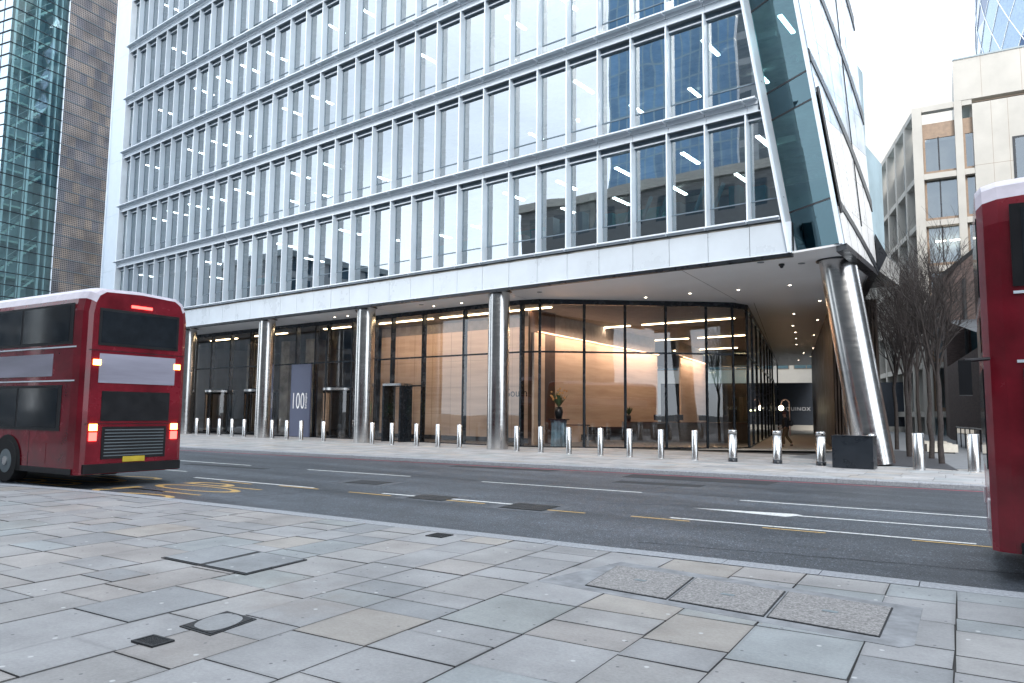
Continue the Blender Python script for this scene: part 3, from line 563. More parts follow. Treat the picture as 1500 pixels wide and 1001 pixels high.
# ------------------------------------------------------------------ lobby glazing
GP = [(-58.5, 27.85), (-21.35, 27.85), (-20.75, 27.95), (-20.15, 28.3), (-13.75, 33.85), (-13.25, 34.55), (-13.2, 35.4), (-21.2, 62.5), (-25.6, 77.0)]
def along(a, b, t): return (a[0]+(b[0]-a[0])*t, a[1]+(b[1]-a[1])*t)
def wallq(mb, a, b, z0, z1, mat): mb.face([(a[0], a[1], z0), (b[0], b[1], z0), (b[0], b[1], z1), (a[0], a[1], z1)], mat)
def bar(mb, a, b, z0, z1, hw, mat):
    d = Vector((b[0]-a[0], b[1]-a[1])).normalized(); n = Vector((-d.y, d.x))*hw; mb.prism([(a[0]+n.x, a[1]+n.y), (b[0]+n.x, b[1]+n.y), (b[0]-n.x, b[1]-n.y), (a[0]-n.x, a[1]-n.y)], z0, z1, mat)
mx = [-58.4, -56, -53.6, -51.2, -48.8, -46.4, -44.0, -41.6, -38.95, -37.05, -35.9, -33.6, -31.7, -30.3, -27.9, -25.0, -23.0, -21.35]
PTS = [(x, 27.85) for x in mx]+[(-20.4, 28.1)]+[along(GP[3], GP[4], t) for t in (.21, .44, .67, .90)]+[(-13.45, 34.2), (-13.2, 35.4)]+[along(GP[6], GP[7], t) for t in (.12, .25, .4, .55, .7, .85, 1)]+[GP[8]]
fr = MB()
for i, p in enumerate(PTS):
    fr = MB(); dp = .16 if i < 18 else .07; fr.box(p[0]-.05, p[0]+.05, p[1]-.02, p[1]+dp*1.6, 0.0, 6.76, 'mull') if i < 18 else fr.tube((p[0], p[1], 0), (p[0], p[1], 6.76), .07, .07, 'mull', 8)
    P(fr, 'mullion')
fr = MB()
for a, b in zip(PTS, PTS[1:]):
    bar(fr, a, b, 6.72, 6.954, .07, 'mull'); bar(fr, a, b, 4.42, 4.50, .045, 'mull'); bar(fr, a, b, 0.0, .05, .05, 'mull')
P(fr, 'glazing_rail')
doors = {(-35.9, -33.6), (-30.3, -27.9), (-44.0, -41.6), (-48.8, -46.4)}
for a, b in zip(PTS, PTS[1:]):
    z0 = .05
    if (a[0], b[0]) in doors and a[1] < 27.9: z0 = 3.0
    m = MB(); wallq(m, a, b, z0, 4.42, 'lg'); P(m, 'glass_panel'); m = MB(); wallq(m, a, b, 4.50, 6.72, 'lg'); P(m, 'glass_panel')
def revolving(x0, x1, kind):
    t = MB(); cx = (x0+x1)/2; r = (x1-x0)/2-.1; y = 27.85
    t.box(x0+.03, x1-.03, y-.04, y+.05, 2.92, 3.0, 'mull'); d = P(t, 'revolving_door')
    def sub(mb, n): q = mb.build(n, d); return q
    m = MB(); m.lathe((cx, y+.2, 2.78), [(0.01, .14), (r, .14), (r, 0), (0.01, 0)], 'dark', 32); m.lathe((cx, y+.2, 2.76), [(r+.015, .02), (r+.015, .16)], 'steel2', 32); sub(m, 'canopy')
    m = MB()
    for s_ in (-1, 1):
        a0, a1 = (math.pi*.5-1.0, math.pi*.5+1.0) if s_ > 0 else (-math.pi*.5-1.0+2.2, -math.pi*.5+3.0)
        aa = [(-.75+1.5*i/8) if s_ > 0 else (math.pi-.75+1.5*i/8) for i in range(9)]
        for q0, q1 in zip(aa, aa[1:]): wallq(m, (cx+r*math.cos(q0), y+.2+r*math.sin(q0)), (cx+r*math.cos(q1), y+.2+r*math.sin(q1)), .05, 2.76, 'lg')
        sub(m, 'curved_glass'); m = MB()
    for i in range(4):
        a = .35+i*math.pi/2; b = (cx+r*.97*math.cos(a), y+.2+r*.97*math.sin(a)); bar(m, (cx, y+.2), b, .08, .16, .02, 'dark'); bar(m, (cx, y+.2), b, 2.66, 2.74, .02, 'dark'); m.tube((b[0], b[1], .08), (b[0], b[1], 2.74), .022, .022, 'dark', 6)
    m.tube((cx, y+.2, .05), (cx, y+.2, 2.76), .03, .03, 'dark', 8); sub(m, 'door_wing')
for a, b in sorted(doors)[:]: 
    if a != -30.3: revolving(a, b, 0)
m = MB(); x0 = -29.95; m.box(x0, x0+.12, 26.95, 27.80, 0, 2.95, 'mull'); m.box(x0+1.3, x0+1.42, 26.95, 27.80, 0, 2.95, 'mull'); m.box(x0, x0+1.42, 26.95, 27.80, 2.952, 3.07, 'steel2'); m.box(-30.26, -27.94, 27.82, 27.9, 2.92, 3.0, 'mull'); d = P(m, 'entrance_door')
m = MB(); m.face([(x0+.12, 27.3, 0.02), (x0+1.3, 27.3, .02), (x0+1.3, 27.3, 2.94), (x0+.12, 27.3, 2.94)], 'lg'); m.face([(x0+1.42, 27.86, 0.02), (-27.95, 27.86, .02), (-27.95, 27.86, 2.92), (x0+1.42, 27.86, 2.92)], 'lg'); q = m.build('door_glass', d)
m = MB(); m.tube((x0+1.15, 27.2, .7), (x0+1.15, 27.2, 1.9), .02, .02, 'steel2', 8); q = m.build('handle', d)
# sign panel
t = empty('entrance_sign', (-38.0, 27.62, 0), label='tall slate blue entrance sign reading 100 Bishopsgate between the steel columns', cat='sign')
B(-.98, .95, -.04, .06, 0.02, 4.40, 'sign').build('panel', t)
RX = Matrix.Rotation(math.pi/2, 4, 'X')
text_obj('numerals', '100', 1.42, 'letter', Matrix.Translation((-.86, -.05, 1.70)) @ RX, t, sx=.60, off=-.012, spacing=1.06)
text_obj('street_name', 'Bishopsgate', .215, 'letter', Matrix.Translation((.66, -.05, 1.70)) @ RX @ Matrix.Rotation(math.pi/2, 4, 'Z'), t, sx=.92)
# lobby interior
m = MB(); m.prism([(-58.4, 27.9), (-21.3, 27.9), (-20.1, 28.4), (-13.8, 33.95), (-13.3, 34.8), (-13.3, 35.4), (-25.7, 77), (-34, 77), (-58.4, 60)], -.03, .012, 'lobbyfloor'); P(m, 'lobby_floor')
m = MB(); m.prism([(-58.4, 27.95), (-21.3, 27.95), (-20.1, 28.5), (-13.9, 34.0), (-13.4, 34.8), (-13.4, 35.4), (-25.7, 76), (-34, 76), (-58.4, 60)], 6.76, 6.80, 'lobbyceil'); P(m, 'lobby_ceiling')
m = MB(); m.box(-35.2, -22.2, 31.5, 31.7, 0.25, 6.2, 'warm'); m.box(-35.2, -22.2, 31.52, 31.7, 6.2, 6.76, 'lobbyceil'); m.box(-35.2, -22.2, 31.47, 31.7, .012, .25, 'dark'); [m.box(-35.2+1.5*i-.006, -35.2+1.5*i+.006, 31.492, 31.499, .25, 6.2, 'brown') for i in range(1, 9)]; [m.box(-35.2, -22.2, 31.492, 31.4985, z_-.005, z_+.005, 'brown') for z_ in (1.5, 3.0, 4.5)]; P(m, 'stone_wall')
m = MB()
for (a, b, h0) in (((-21.9, 29.6), (-22.6, 36.5), 5.6), ((-22.7, 36.6), (-23.6, 46.2), 5.6), ((-23.0, 48.6), (-24.6, 56.5), 5.6)):
    bar(m, a, b, .02, h0, .06, 'warm'); bar(m, (a[0]-.2, a[1]), (b[0]-.2, b[1]), h0+.15, 6.76, .1, 'lobbyceil')
P(m, 'stone_wall'); m = MB()
for (a, b) in (((-21.7, 29.8), (-22.4, 36.4)), ((-22.5, 36.7), (-23.4, 46.1)), ((-22.8, 48.8), (-24.4, 56.3))): bar(m, a, b, 5.62, 5.66, .05, 'cove')
P(m, 'cove_light')
m = MB(); m.box(-58.4, -35.3, 40, 40.2, 0.02, 6.76, 'lobbyceil'); m.box(-22.05, -21.95, 29.4, 31.6, .02, 6.76, 'wood')
for x in (-44.5, -47.5, -52): m.box(x-.5, x+.5, 33, 34, .02, 6.76, 'innerceil')
m.face([(-25.5, 58, .02), (-20.5, 58, .02), (-20.5, 58, 6.7), (-25.5, 58, 6.7)], 'hg'); P(m, 'inner_wall')
strips = [(-52, -48.5, 29.6, 'L'), (-46, -42.2, 29.4, 'L'), (-38.1, -35.6, 29.3, 'L'), (-33.4, -28.6, 29.3, 'L'), (-28.0, -24.2, 29.3, 'L'), (-23.4, -20.6, 29.3, 'L'),
          (-28.2, -21.2, 38.2, 'R'), (-20.4, -14.9, 38.2, 'R'), (-28.6, -21.5, 46.8, 'R'), (-20.8, -17.6, 46.8, 'R'), (-26.7, -21.4, 55.3, 'R')]
lab = ['ceiling strip light in the lobby left of the first steel column', 'ceiling strip light in the lobby between the two left steel columns', 'ceiling strip light in the lobby above the blue entrance sign', 'ceiling strip light above the revolving door in front of the stone wall', 'ceiling strip light in the middle of the travertine lobby wall', 'ceiling strip light directly behind the steel column at the centre of the photo',
       'second strip light from the front, left half, behind the angled lobby glass', 'second strip light from the front, right half, by the rounded glass corner', 'third strip light row, longer left piece, behind the angled lobby glass', 'third strip light row, short right piece near the rounded glass corner', 'farthest strip light deep in the lobby above the cove lit wall']
for (x0, x1, y, _), l in zip(strips, lab):
    m = MB(); m.box(-(x1-x0)/2, (x1-x0)/2, -.07, .07, 0, .05, 'strip'); m.box(-(x1-x0)/2-.02, (x1-x0)/2+.02, -.09, .09, .051, .055, 'dark'); m.build('ceiling_light', None, ((x0+x1)/2, y, 6.70), label=l, category='ceiling light', group='strip lights on the lobby ceiling')
text_obj('wall_lettering', 'South', .62, 'dark', Matrix.Translation((-25.1, 31.49, 2.45)) @ RX, bld).matrix_parent_inverse = Matrix.Translation((32, -30, 0))
m = MB(); m.box(-25.35, -25.10, 31.42, 31.46, 1.75, 1.85, 'green'); P(m, 'exit_light')
# warm lamps: the cove lights over the stone walls and the strips in front of them
def wash(x, y, z, ln, rz, tilt, e):
    l = bpy.data.lights.new('cove_lamp', 'AREA'); l.shape = 'RECTANGLE'; l.size = ln; l.size_y = .08; l.energy = e; l.color = (1, .70, .50); o = bpy.data.objects.new('cove_lamp', l); C.objects.link(o); o.location = (x, y, z); o.rotation_euler = Matrix.Rotation(rz, 3, 'Z').to_euler(); o.rotation_mode = 'XYZ'
    o.rotation_euler = (Matrix.Rotation(rz, 3, 'Z') @ Matrix.Rotation(tilt, 3, 'X')).to_euler()
for x, y, ln, e in ((-21.3, 33.0, 6.5, 90), (-22.3, 41.4, 9, 130), (-22.9, 52.4, 7.5, 110)): wash(x, y, 5.75, ln, R(96), R(24), e)
for x, e in ((-33.0, 28), (-29.4, 32), (-25.8, 32), (-22.9, 22)): wash(x, 29.45, 6.66, 2.6, 0, R(30), e)
for x, y, e in ((-17.6, 38.2, 60), (-25, 38.2, 60), (-19.5, 46.8, 60)): wash(x, y, 6.66, 5, 0, 0, e)
# lobby furniture
def seatgrp(label, x, y, rz, w=1.9, backs=3):
    t = empty('sofa', (x, y, .012), rz, label=label, cat='sofa', group='black sofas in the lobby'); B(-w/2, w/2, -.4, .4, .1, .42, 'sofa').build('seat', t)
    B(-w/2, w/2, .22, .4, .42, .82, 'sofa').build('backrest', t)
    for s_ in (-1, 1): B(s_*(w/2+.07)-.07, s_*(w/2+.07)+.07, -.4, .4, .05, .62, 'sofa').build('armrest', t)
seatgrp('black low sofa behind the glass left of the long reception desk', -21.6, 37.0, R(25)); seatgrp('black low sofa farther left behind the glass beside the wooden table', -22.3, 35.2, R(25), 1.6)
t = empty('high_table', (-20.9, 31.4, .012), R(35), label='long dark wooden table with slim metal legs behind the lobby glass', cat='table'); B(-1.0, 1.0, -.35, .35, .95, 1.02, 'wood').build('tabletop', t)
for sx in (-1, 1):
    for sy in (-1, 1): MB().tube((sx*.9, sy*.28, 0), (sx*.9, sy*.28, .95), .03, .03, 'steel2', 8).build('leg', t)
t = empty('reception_desk', (-18.6, 40.0, .012), R(38), label='long dark stone reception desk behind the angled lobby glass', cat='reception desk'); B(-3.6, 3.6, -.45, .45, 0, 1.08, 'desk').build('body', t); B(-3.65, 3.65, -.5, .5, 1.085, 1.13, 'wood').build('countertop', t)
for i, (dx, l) in enumerate(((-1.6, 'left monitor standing on the reception desk, nearest the plant'), (-.4, 'second monitor from the left on the reception desk'), (1.0, 'third monitor from the left on the reception desk'), (2.2, 'rightmost monitor standing on the reception desk'))):
    p = t.matrix_world if False else (Matrix.Translation((-18.6, 40.0, 0)) @ Matrix.Rotation(R(38), 4, 'Z')) @ Vector((dx, 0, 0)); q = empty('monitor', (p.x, p.y, 1.142), R(38), label=l, cat='monitor', group='monitors on the reception desk')
    B(-.25, .25, -.02, .02, .10, .42, 'dark').build('screen', q); B(-.1, .1, -.08, .08, 0, .015, 'dark').build('stand', q)
def plant(label, x, y, z, pot, s=1.0, seed=1, petals=None):
    t = empty('flower_arrangement', (x, y, z), label=label, cat='flower arrangement'); MB().lathe((0, 0, 0), [(.01, 0), (.12*s, 0), (.17*s, .25*s), (.13*s, .45*s), (.11*s, .45*s), (.1*s, .3*s)], pot, 20).build('vase', t)
    r_ = random.Random(seed); m = MB()
    for i in range(60):
        a = r_.uniform(0, 6.28); e = r_.uniform(.1, .7); l = r_.uniform(.35, .75)*s; d = Vector((math.cos(a)*math.sin(e), math.sin(a)*math.sin(e), math.cos(e))); p0 = Vector((0, 0, .42*s)); p1 = p0+d*l; w = d.cross(Vector((0, 0, 1))).normalized()*.035*s
        m.face([p0, p0+d*l*.5+w, p1, p0+d*l*.5-w], 'leaf')
        if petals and i % 3 == 0: m.lathe((p1.x, p1.y, p1.z), [(.001, .05), (.06, .0), (.001, -.05)], petals, 8)
    m.build('leaves', t); return t
plant('bare leafed plant in a dark vase at the left end of the reception desk', -21.2, 38.0, 1.145, 'dark', .8, 3)
t = empty('plinth', (-20.2, 29.4, .012), R(20), label='draped blue grey plinth just inside the glass right of the central column', cat='plinth')
m = MB(); r_ = random.Random(2); n = 40; prof = [(.0, .38), (.5, .34), (1.0, .33), (1.25, .36)]; v = []
for z, r0 in prof: v += [(( r0+.04*math.sin(9*a)+.02*math.sin(17*a+z*3))*math.cos(a), (r0+.04*math.sin(9*a)+.02*math.cos(13*a))*math.sin(a), z) for a in [2*math.pi*i/n for i in range(n)]]
m.faces(v, [(j*n+i, j*n+(i+1) % n, (j+1)*n+(i+1) % n, (j+1)*n+i) for j in range(3) for i in range(n)], 'blue_cloth', True); m.build('drape', t); B(-.42, .42, -.42, .42, 1.25, 1.31, 'dark').build('top', t)
plant('tall orange flower arrangement on the draped plinth by the lobby glass', -20.2, 29.4, 1.325, 'dark', 1.25, 9, 'petal')

# soffit downlights
dl = [(-16.06, 30.43), (-13.9, 30.49), (-11.82, 30.81), (-9.66, 30.85), (-9.88, 35.9), (-12.29, 39.8), (-12.01, 43.1), (-14.0, 45.1), (-15.0, 48.8), (-14.5, 51.1), (-16.2, 52.8), (-17.6, 57.4), (-17.4, 61), (-19.5, 65.5), (-20.2, 70), (-22.5, 74), (-34.1, 26.9), (-33.0, 26.95), (-41.4, 26.9), (-26.2, 26.9), (-24.3, 26.9)]
lb = ['first downlight from the left in the white soffit right of the central column', 'second downlight from the left in the soffit over the angled glass', 'downlight in the soffit above the rounded lobby corner', 'downlight in the soffit between lobby corner and leaning column', 'downlight near the top left of the leaning column']
for i, (x, y) in enumerate(dl):
    m = MB(); m.lathe((0, 0, 0), [(.001, -.004), (.055, -.004)], 'down', 16); o = empty('downlight', (x, y, 6.948), label=lb[i] if i < 5 else ('small round downlight deep in the passage ceiling' if i < 16 else 'small round downlight in the soffit strip between fascia and lobby glass'), cat='downlight', group='downlights in the soffit')
    m.build('lamp', o); m = MB(); m.lathe((0, 0, 0), [(.057, -.006), (.085, -.006), (.085, .004)], 'white_metal', 16); m.build('rim', o)
for (x, y), l in (((-8.5, 26.3), 'small black dome camera on the soffit beside the leaning column'), ((-30.6, 25.6), 'small black dome camera on the soffit left of the second steel column')):
    o = empty('security_camera', (x, y, 6.95), label=l, cat='security camera'); MB().lathe((0, 0, 0), [(.10, 0), (.10, -.06), (.07, -.07)], 'dark', 16).build('housing', o); MB().lathe((0, 0, -.07), [(.07, 0), (.06, -.05), (.03, -.08), (.001, -.085)], 'planter', 16).build('dome', o)
for (x, y) in ((-9.0, 25.6), (-7.9, 26.6), (-19.2, 26.4), (-26.4, 26.2)):
    m = MB(); m.lathe((0, 0, 0), [(.001, -.012), (.12, -.012), (.12, .004)], 'grey_metal', 20); m.build('ceiling_speaker', None, (x, y, 6.95), label='flat round grey ceiling speaker in the white soffit', category='speaker', group='round ceiling speakers in the soffit')

# passage: slatted wall, hoarding, things beyond
core = empty('slatted_wall', (-10, 37, 0), label='dark bronze slatted wall along the right side of the passage', cat='wall')
def CP(mb, name): o = mb.build(name, core); o.matrix_parent_inverse = Matrix.Translation((10, -37, 0)); return o
a, b = (-9.5, 36.7), (-19.2, 67.2); m = MB(); m.prism([(-9.6, 36.75), (-7.6, 36.75), (-16.8, 67.2), (-19.35, 67.2)], 0, 6.95, 'slats'); CP(m, 'wall_core'); m = MB()
for i in range(90): p = along(a, b, i/90); m.box(p[0]-.02, p[0]+.14, p[1], p[1]+.12, .01, 6.94, 'slats')
for i in range(14): x = -9.5+i*.14; m.box(x, x+.07, 36.55, 36.74, .01, 6.94, 'slats')
CP(m, 'slats')
h = empty('hoarding', (-26, 82, 0), label='long navy site hoarding with white shop lettering at the far end of the passage', cat='hoarding'); m = MB(); m.box(-14, 14, 0, .15, .55, 5.1, 'hoard'); m.build('panel', h, rz=R(15)); m = MB(); m.box(-14, 14, -.2, .2, 0, .55, 'white'); m.build('base', h, rz=R(15))
RH = Matrix.Rotation(R(15), 4, 'Z'); text_obj('lettering', 'EQUINOX', .56, 'letter', RH @ Matrix.Translation((-.75, -.02, 2.1)) @ RX, h, spacing=1.15); text_obj('lettering', 'NINE 1', .55, 'letter', RH @ Matrix.Translation((-6.6, -.02, 2.15)) @ RX, h, spacing=1.2)
fb = empty('office_building', (-30, 110, 0), R(15), label='white horizontal banded office building beyond the hoarding at the end of the passage', cat='office building')
m = MB(); m.box(-30, 20, 0, 15, 0, 45, 'white'); m.build('wall', fb)
for z in (5.6, 9.8, 14):
    for x in range(-24, 16, 4):
        m = MB(); m.box(x, x+3.4, -.03, .0, z+2.6, z+5.0, 'brown'); w_ = m.build('window', fb); m = MB(); m.box(x+.1, x+1.65, -.05, -.032, z+2.7, z+4.9, 'spg'); m.box(x+1.75, x+3.3, -.05, -.032, z+2.7, z+4.9, 'spg'); m.build('pane', w_)
t = empty('kiosk', (-24.4, 66, 0), R(10), label='small dark timber kiosk with warm lamps inside the passage', cat='kiosk'); m = MB(); m.box(-1.0, -.8, -1, 1, 0, 3.2, 'wood'); m.box(.8, 1.0, -1, 1, 0, 3.2, 'wood'); m.box(-1.0, 1.0, .8, 1.0, 0, 3.2, 'wood'); m.build('frame', t)
m = MB(); m.lathe((0, 0, 2.0), [(.001, .12), (.12, 0), (.001, -.12)], 'globe', 12); m.lathe((.35, 0, 2.0), [(.001, .1), (.1, 0), (.001, -.1)], 'globe', 12); m.build('lamp', t); B(-.8, .8, -.6, .5, 0, 1.0, 'desk').build('counter', t)
t = empty('lamp_post', (-18.9, 58.5, 0), label='crooked pale pink lamp post with a glowing globe in the passage', cat='lamp post'); m = MB(); pts = [(.32, 0, 0), (.32, 0, 2.5)]+[(.32*math.cos(a)+0, 0, 2.5+.32*math.sin(a)) for a in [math.pi*i/8 for i in range(9)]]+[(-.32, 0, 2.3)]
for p, q in zip(pts, pts[1:]): m.tube(p, q, .045, .045, 'pink', 8)
m.build('pole', t); MB().lathe((-.32, 0, 2.15), [(.001, .2), (.14, .14), (.2, 0), (.14, -.14), (.001, -.2)], 'globe', 16).build('globe', t)
t = empty('lamp_post', (-21.6, 64, 0), label='tall slim grey lamp post with small twin heads in the passage', cat='lamp post'); m = MB(); m.tube((0, 0, 0), (0, 0, 4.6), .05, .04, 'steel2', 8); m.tube((0, 0, 4.6), (-.5, 0, 4.9), .04, .04, 'steel2', 8); m.build('pole', t)
m = MB(); m.box(-.9, -.4, -.1, .1, 4.85, 4.95, 'white_metal'); m.box(-.8, -.35, -.1, .1, 4.45, 4.55, 'white_metal'); m.build('lamp_head', t)

# ------------------------------------------------------------------ bollards, planter
def make_bollard(r, h, ring):
    t = empty('bollard', (0, 0, 0)); m = MB(); m.lathe((0, 0, 0), [(r, .0 if not ring else .13), (r, h-.012), (r-.012, h), (r-.03, h+.003), (.001, h+.008)] if not ring else [(r, .13), (r, h-.15), (r-.006, h-.15), (r-.006, h-.125), (r, h-.125), (r, h-.012), (r-.012, h), (.001, h+.008)], 'steel2', 28); m.build('post', t)
    m = MB(); m.lathe((0, 0, 0), [(r+(.006 if ring else .012), 0), (r+(.006 if ring else .012), .13 if ring else .012), (r-.004, .131 if ring else .013)], 'dark' if ring else 'steel2', 28); m.build('base', t)
    if ring: m = MB(); m.lathe((0, 0, h-.148), [(r-.003, 0), (r-.003, .021)], 'dark', 28); m.build('band', t)
    return t
thin, ringed, thick = make_bollard(.112, 1.04, False), make_bollard(.145, 1.08, True), make_bollard(.165, 1.10, False)
used = set()
def put(proto, x, y, label):
    o = proto if id(proto) not in used else copy_tree(proto); used.add(id(proto)); o.location = (x, y, 0); tag(o, label, 'bollard', 'steel bollards along the far pavement')
lt = {-19.09: 'slim steel bollard immediately right of the central steel column', -17.85: 'slim steel bollard in front of the draped plinth', -16.48: 'slim steel bollard in front of the wooden lobby table', -15.02: 'slim steel bollard in front of the left black sofa', -13.76: 'slim steel bollard in front of the left end of the reception desk', -12.47: 'slim steel bollard in front of the middle of the reception desk', -11.16: 'slim steel bollard last before the black based ones at the passage',
      -22.31: 'slim steel bollard immediately left of the central steel column', -23.63: 'slim steel bollard second to the left of the central column', -25.01: 'slim steel bollard third to the left of the central column', -26.68: 'slim steel bollard in front of the right edge of the entrance door', -28.10: 'slim steel bollard immediately right of the second steel column',
      -32.0: 'slim steel bollard immediately left of the steel column by the revolving door', -34.05: 'slim steel bollard in front of the revolving door beside the blue sign', -35.43: 'slim steel bollard at the right edge of the blue entrance sign', -36.9: 'slim steel bollard at the left edge of the blue entrance sign',
      -39.9: 'slim steel bollard immediately left of the third steel column', -41.3: 'slim steel bollard second to the left of the third steel column', -42.8: 'slim steel bollard third to the left of the third steel column', -44.2: 'slim steel bollard fourth to the left of the third steel column', -45.7: 'slim steel bollard close to the back of the red bus'}
for x, l in lt.items(): put(thin, x, 24.70+(.0 if x > -30 else (-30-x)*.04), l)
put(ringed, -9.84, 24.85, 'black based steel bollard in front of the rounded glass corner'); put(ringed, -8.36, 24.95, 'black based steel bollard in front of the walking person in the passage'); put(ringed, -7.0, 25.05, 'black based steel bollard left of the black planter box')
put(thin, -5.50, 25.15, 'slim steel bollard squeezed behind the black planter at the leaning column'); put(thick, -4.25, 25.35, 'thick steel bollard in front of the bare trees'); put(thick, -2.87, 25.75, 'thick steel bollard beside the front of the right red bus')
t = empty('planter', (-5.92, 24.85, 0), R(4), label='large glossy black square planter box in front of the leaning column', cat='planter'); m = MB(); m.box(-.58, .58, -.5, .2, .01, .97, 'planter'); m.build('box', t); m = MB(); m.box(-.60, .60, -.52, .22, .972, 1.0, 'planter'); m.build('rim', t)

# ------------------------------------------------------------------ people
def skin_body(name, joints, edges, mat, parent, root=0, sub=2):
    me = bpy.data.meshes.new(name); me.from_pydata([j[:3] for j in joints], edges, []); o = bpy.data.objects.new(name, me); C.objects.link(o)
    sm = o.modifiers.new('s', 'SKIN'); sl = me.skin_vertices[0].data if me.skin_vertices else None
    if sl is None:
        bpy.context.view_layer.objects.active = o; bpy.context.view_layer.update(); sl = me.skin_vertices[0].data
    for i, j in enumerate(joints): sl[i].radius = (j[3], j[4] if len(j) > 4 else j[3])
    sl[root].use_root = True; ss = o.modifiers.new('u', 'SUBSURF'); ss.levels = sub; ss.render_levels = sub
    bpy.context.view_layer.update(); me2 = bpy.data.meshes.new_from_object(o.evaluated_get(bpy.context.evaluated_depsgraph_get())); bpy.data.objects.remove(o)
    me2.materials.clear(); me2.materials.append(M[mat] if isinstance(mat, str) else mat)
    for p in me2.polygons: p.use_smooth = True; p.material_index = 0
    o = bpy.data.objects.new(name, me2); C.objects.link(o); o.parent = parent; return o
def person(loc, rz, label, walk=1.0, cat='person', pack=True, cap=True):
    t = empty('person', loc, rz, label=label, cat=cat)   # faces local +X
    s = walk
    J = [(0, 0, .93, .13, .15), (.01, 0, 1.10, .125, .15), (.02, 0, 1.28, .13, .17), (.02, 0, 1.42, .09, .11), (.03, 0, 1.50, .052), (.05, 0, 1.56, .075), (.055, 0, 1.64, .082), (.045, 0, 1.71, .06),
         (.0, .09, .88, .09), (.12*s, .09, .50, .062), (.10*s, .09, .10, .042), (.13*s, .09, .045, .04), (.26*s, .09, .03, .035),
         (.0, -.09, .88, .09), (-.02*s, -.09, .50, .062), (-.28*s, -.09, .16, .042), (-.28*s, -.09, .09, .04), (-.17*s, -.09, .03, .035),
         (.01, .19, 1.39, .06), (-.03*s, .23, 1.12, .045), (.14*s, .22, .92, .032), (.21*s, .21, .88, .030),
         (.01, -.19, 1.39, .06), (.08*s, -.23, 1.12, .045), (.24*s, -.20, 1.02, .032), (.31*s, -.19, 1.02, .030)]
    Eg = [(0, 1), (1, 2), (2, 3), (3, 4), (4, 5), (5, 6), (6, 7), (0, 8), (8, 9), (9, 10), (10, 11), (11, 12), (0, 13), (13, 14), (14, 15), (15, 16), (16, 17), (3, 18), (18, 19), (19, 20), (20, 21), (3, 22), (22, 23), (23, 24), (24, 25)]
    b = skin_body('body', J, Eg, 'skin', t)
    m = MB()     # face: nose, eyes, mouth, ears
    m.lathe((.135, 0, 1.60), [(.001, .02), (.016, -.015), (.001, -.03)], 'skin', 8)
    for y in (-.032, .032): m.lathe((.122, y, 1.635), [(.001, .008), (.010, 0), (.001, -.008)], 'dark', 8)
    m.build('face', t)
    for sy in (1, -1):   # hands: palm and five fingers
        p = Vector(J[21][:3] if sy > 0 else J[25][:3]); h = [(p.x, p.y, p.z, .028), (p.x+.06, p.y, p.z-.02, .030)]; e = [(0, 1)]
        for k, (dy, ln) in enumerate(((-.030, .055), (-.01, .068), (.010, .064), (.028, .05))): h += [(p.x+.085, p.y+dy, p.z-.03, .009), (p.x+.085+ln*.6, p.y+dy, p.z-.05-ln*.4, .008)]; e += [(1, 2+2*k), (2+2*k, 3+2*k)]
        h += [(p.x+.05, p.y-.035*sy, p.z-.045, .010)]; e += [(1, 10)]; skin_body('hand', h, e, 'skin', t, 1, 1)
    k = lambda i, dr=.0: (J[i][0], J[i][1], J[i][2], J[i][3]+dr, (J[i][4] if len(J[i]) > 4 else J[i][3])+dr)
    cj = [(-.01, 0, .80, .17, .19), k(0, .03), k(1, .03), k(2, .03), k(3, .03), k(18, .025), k(19, .022), (J[20][0], J[20][1], J[20][2], .045), k(22, .025), k(23, .022), (J[24][0], J[24][1], J[24][2], .045), (.02, 0, 1.49, .075)]
    skin_body('coat', cj, [(0, 1), (1, 2), (2, 3), (3, 4), (4, 5), (5, 6), (6, 7), (4, 8), (8, 9), (9, 10), (4, 11)], 'coat', t)
    tj = [(0, 0, .86, .13), k(8, .02), k(9, .022), k(10, .03), k(13, .02), k(14, .022), k(15, .03)]; skin_body('trousers', tj, [(0, 1), (1, 2), (2, 3), (0, 4), (4, 5), (5, 6)], 'trouser', t)
    for i in (11, 16): x, y, z = J[i][:3]; skin_body('shoe', [(x-.05, y, z, .05), (x+.06, y, z-.02, .045), (x+.13, y, z-.025, .035)], [(0, 1), (1, 2)], 'dark', t, 0, 1)
    m = MB(); m.lathe((.045, 0, 1.655), [(.098, -.02), (.100, .03), (.085, .085), (.05, .11), (.001, .118)], 'hat' if cap else 'coat', 20); m.build('cap' if cap else 'hair', t); return t
pp = person((-12.36, 38.25, .02), R(190), 'person in a dark coat, brown trousers and reddish cap walking in the passage')
t = empty('backpack', (-12.36, 38.25, .02), R(190), label='dark rucksack on the back of the person walking in the passage', cat='backpack')
skin_body('pack', [(-.24, 0, 1.02, .10, .15), (-.25, 0, 1.18, .11, .16), (-.22, 0, 1.34, .08, .12)], [(0, 1), (1, 2)], 'planter', t)
for y in (-.12, .12): m = MB(); m.tube((-.17, y, 1.05), (-.16, y, 1.42), .018, .018, 'dark', 6); m.tube((-.16, y, 1.42), (.10, y, 1.46), .018, .018, 'dark', 6); m.build('strap', t)
person((-23.9, 29.2, .02), R(200), 'person in dark clothes standing behind the lobby glass left of the central column', walk=.25, cap=False)

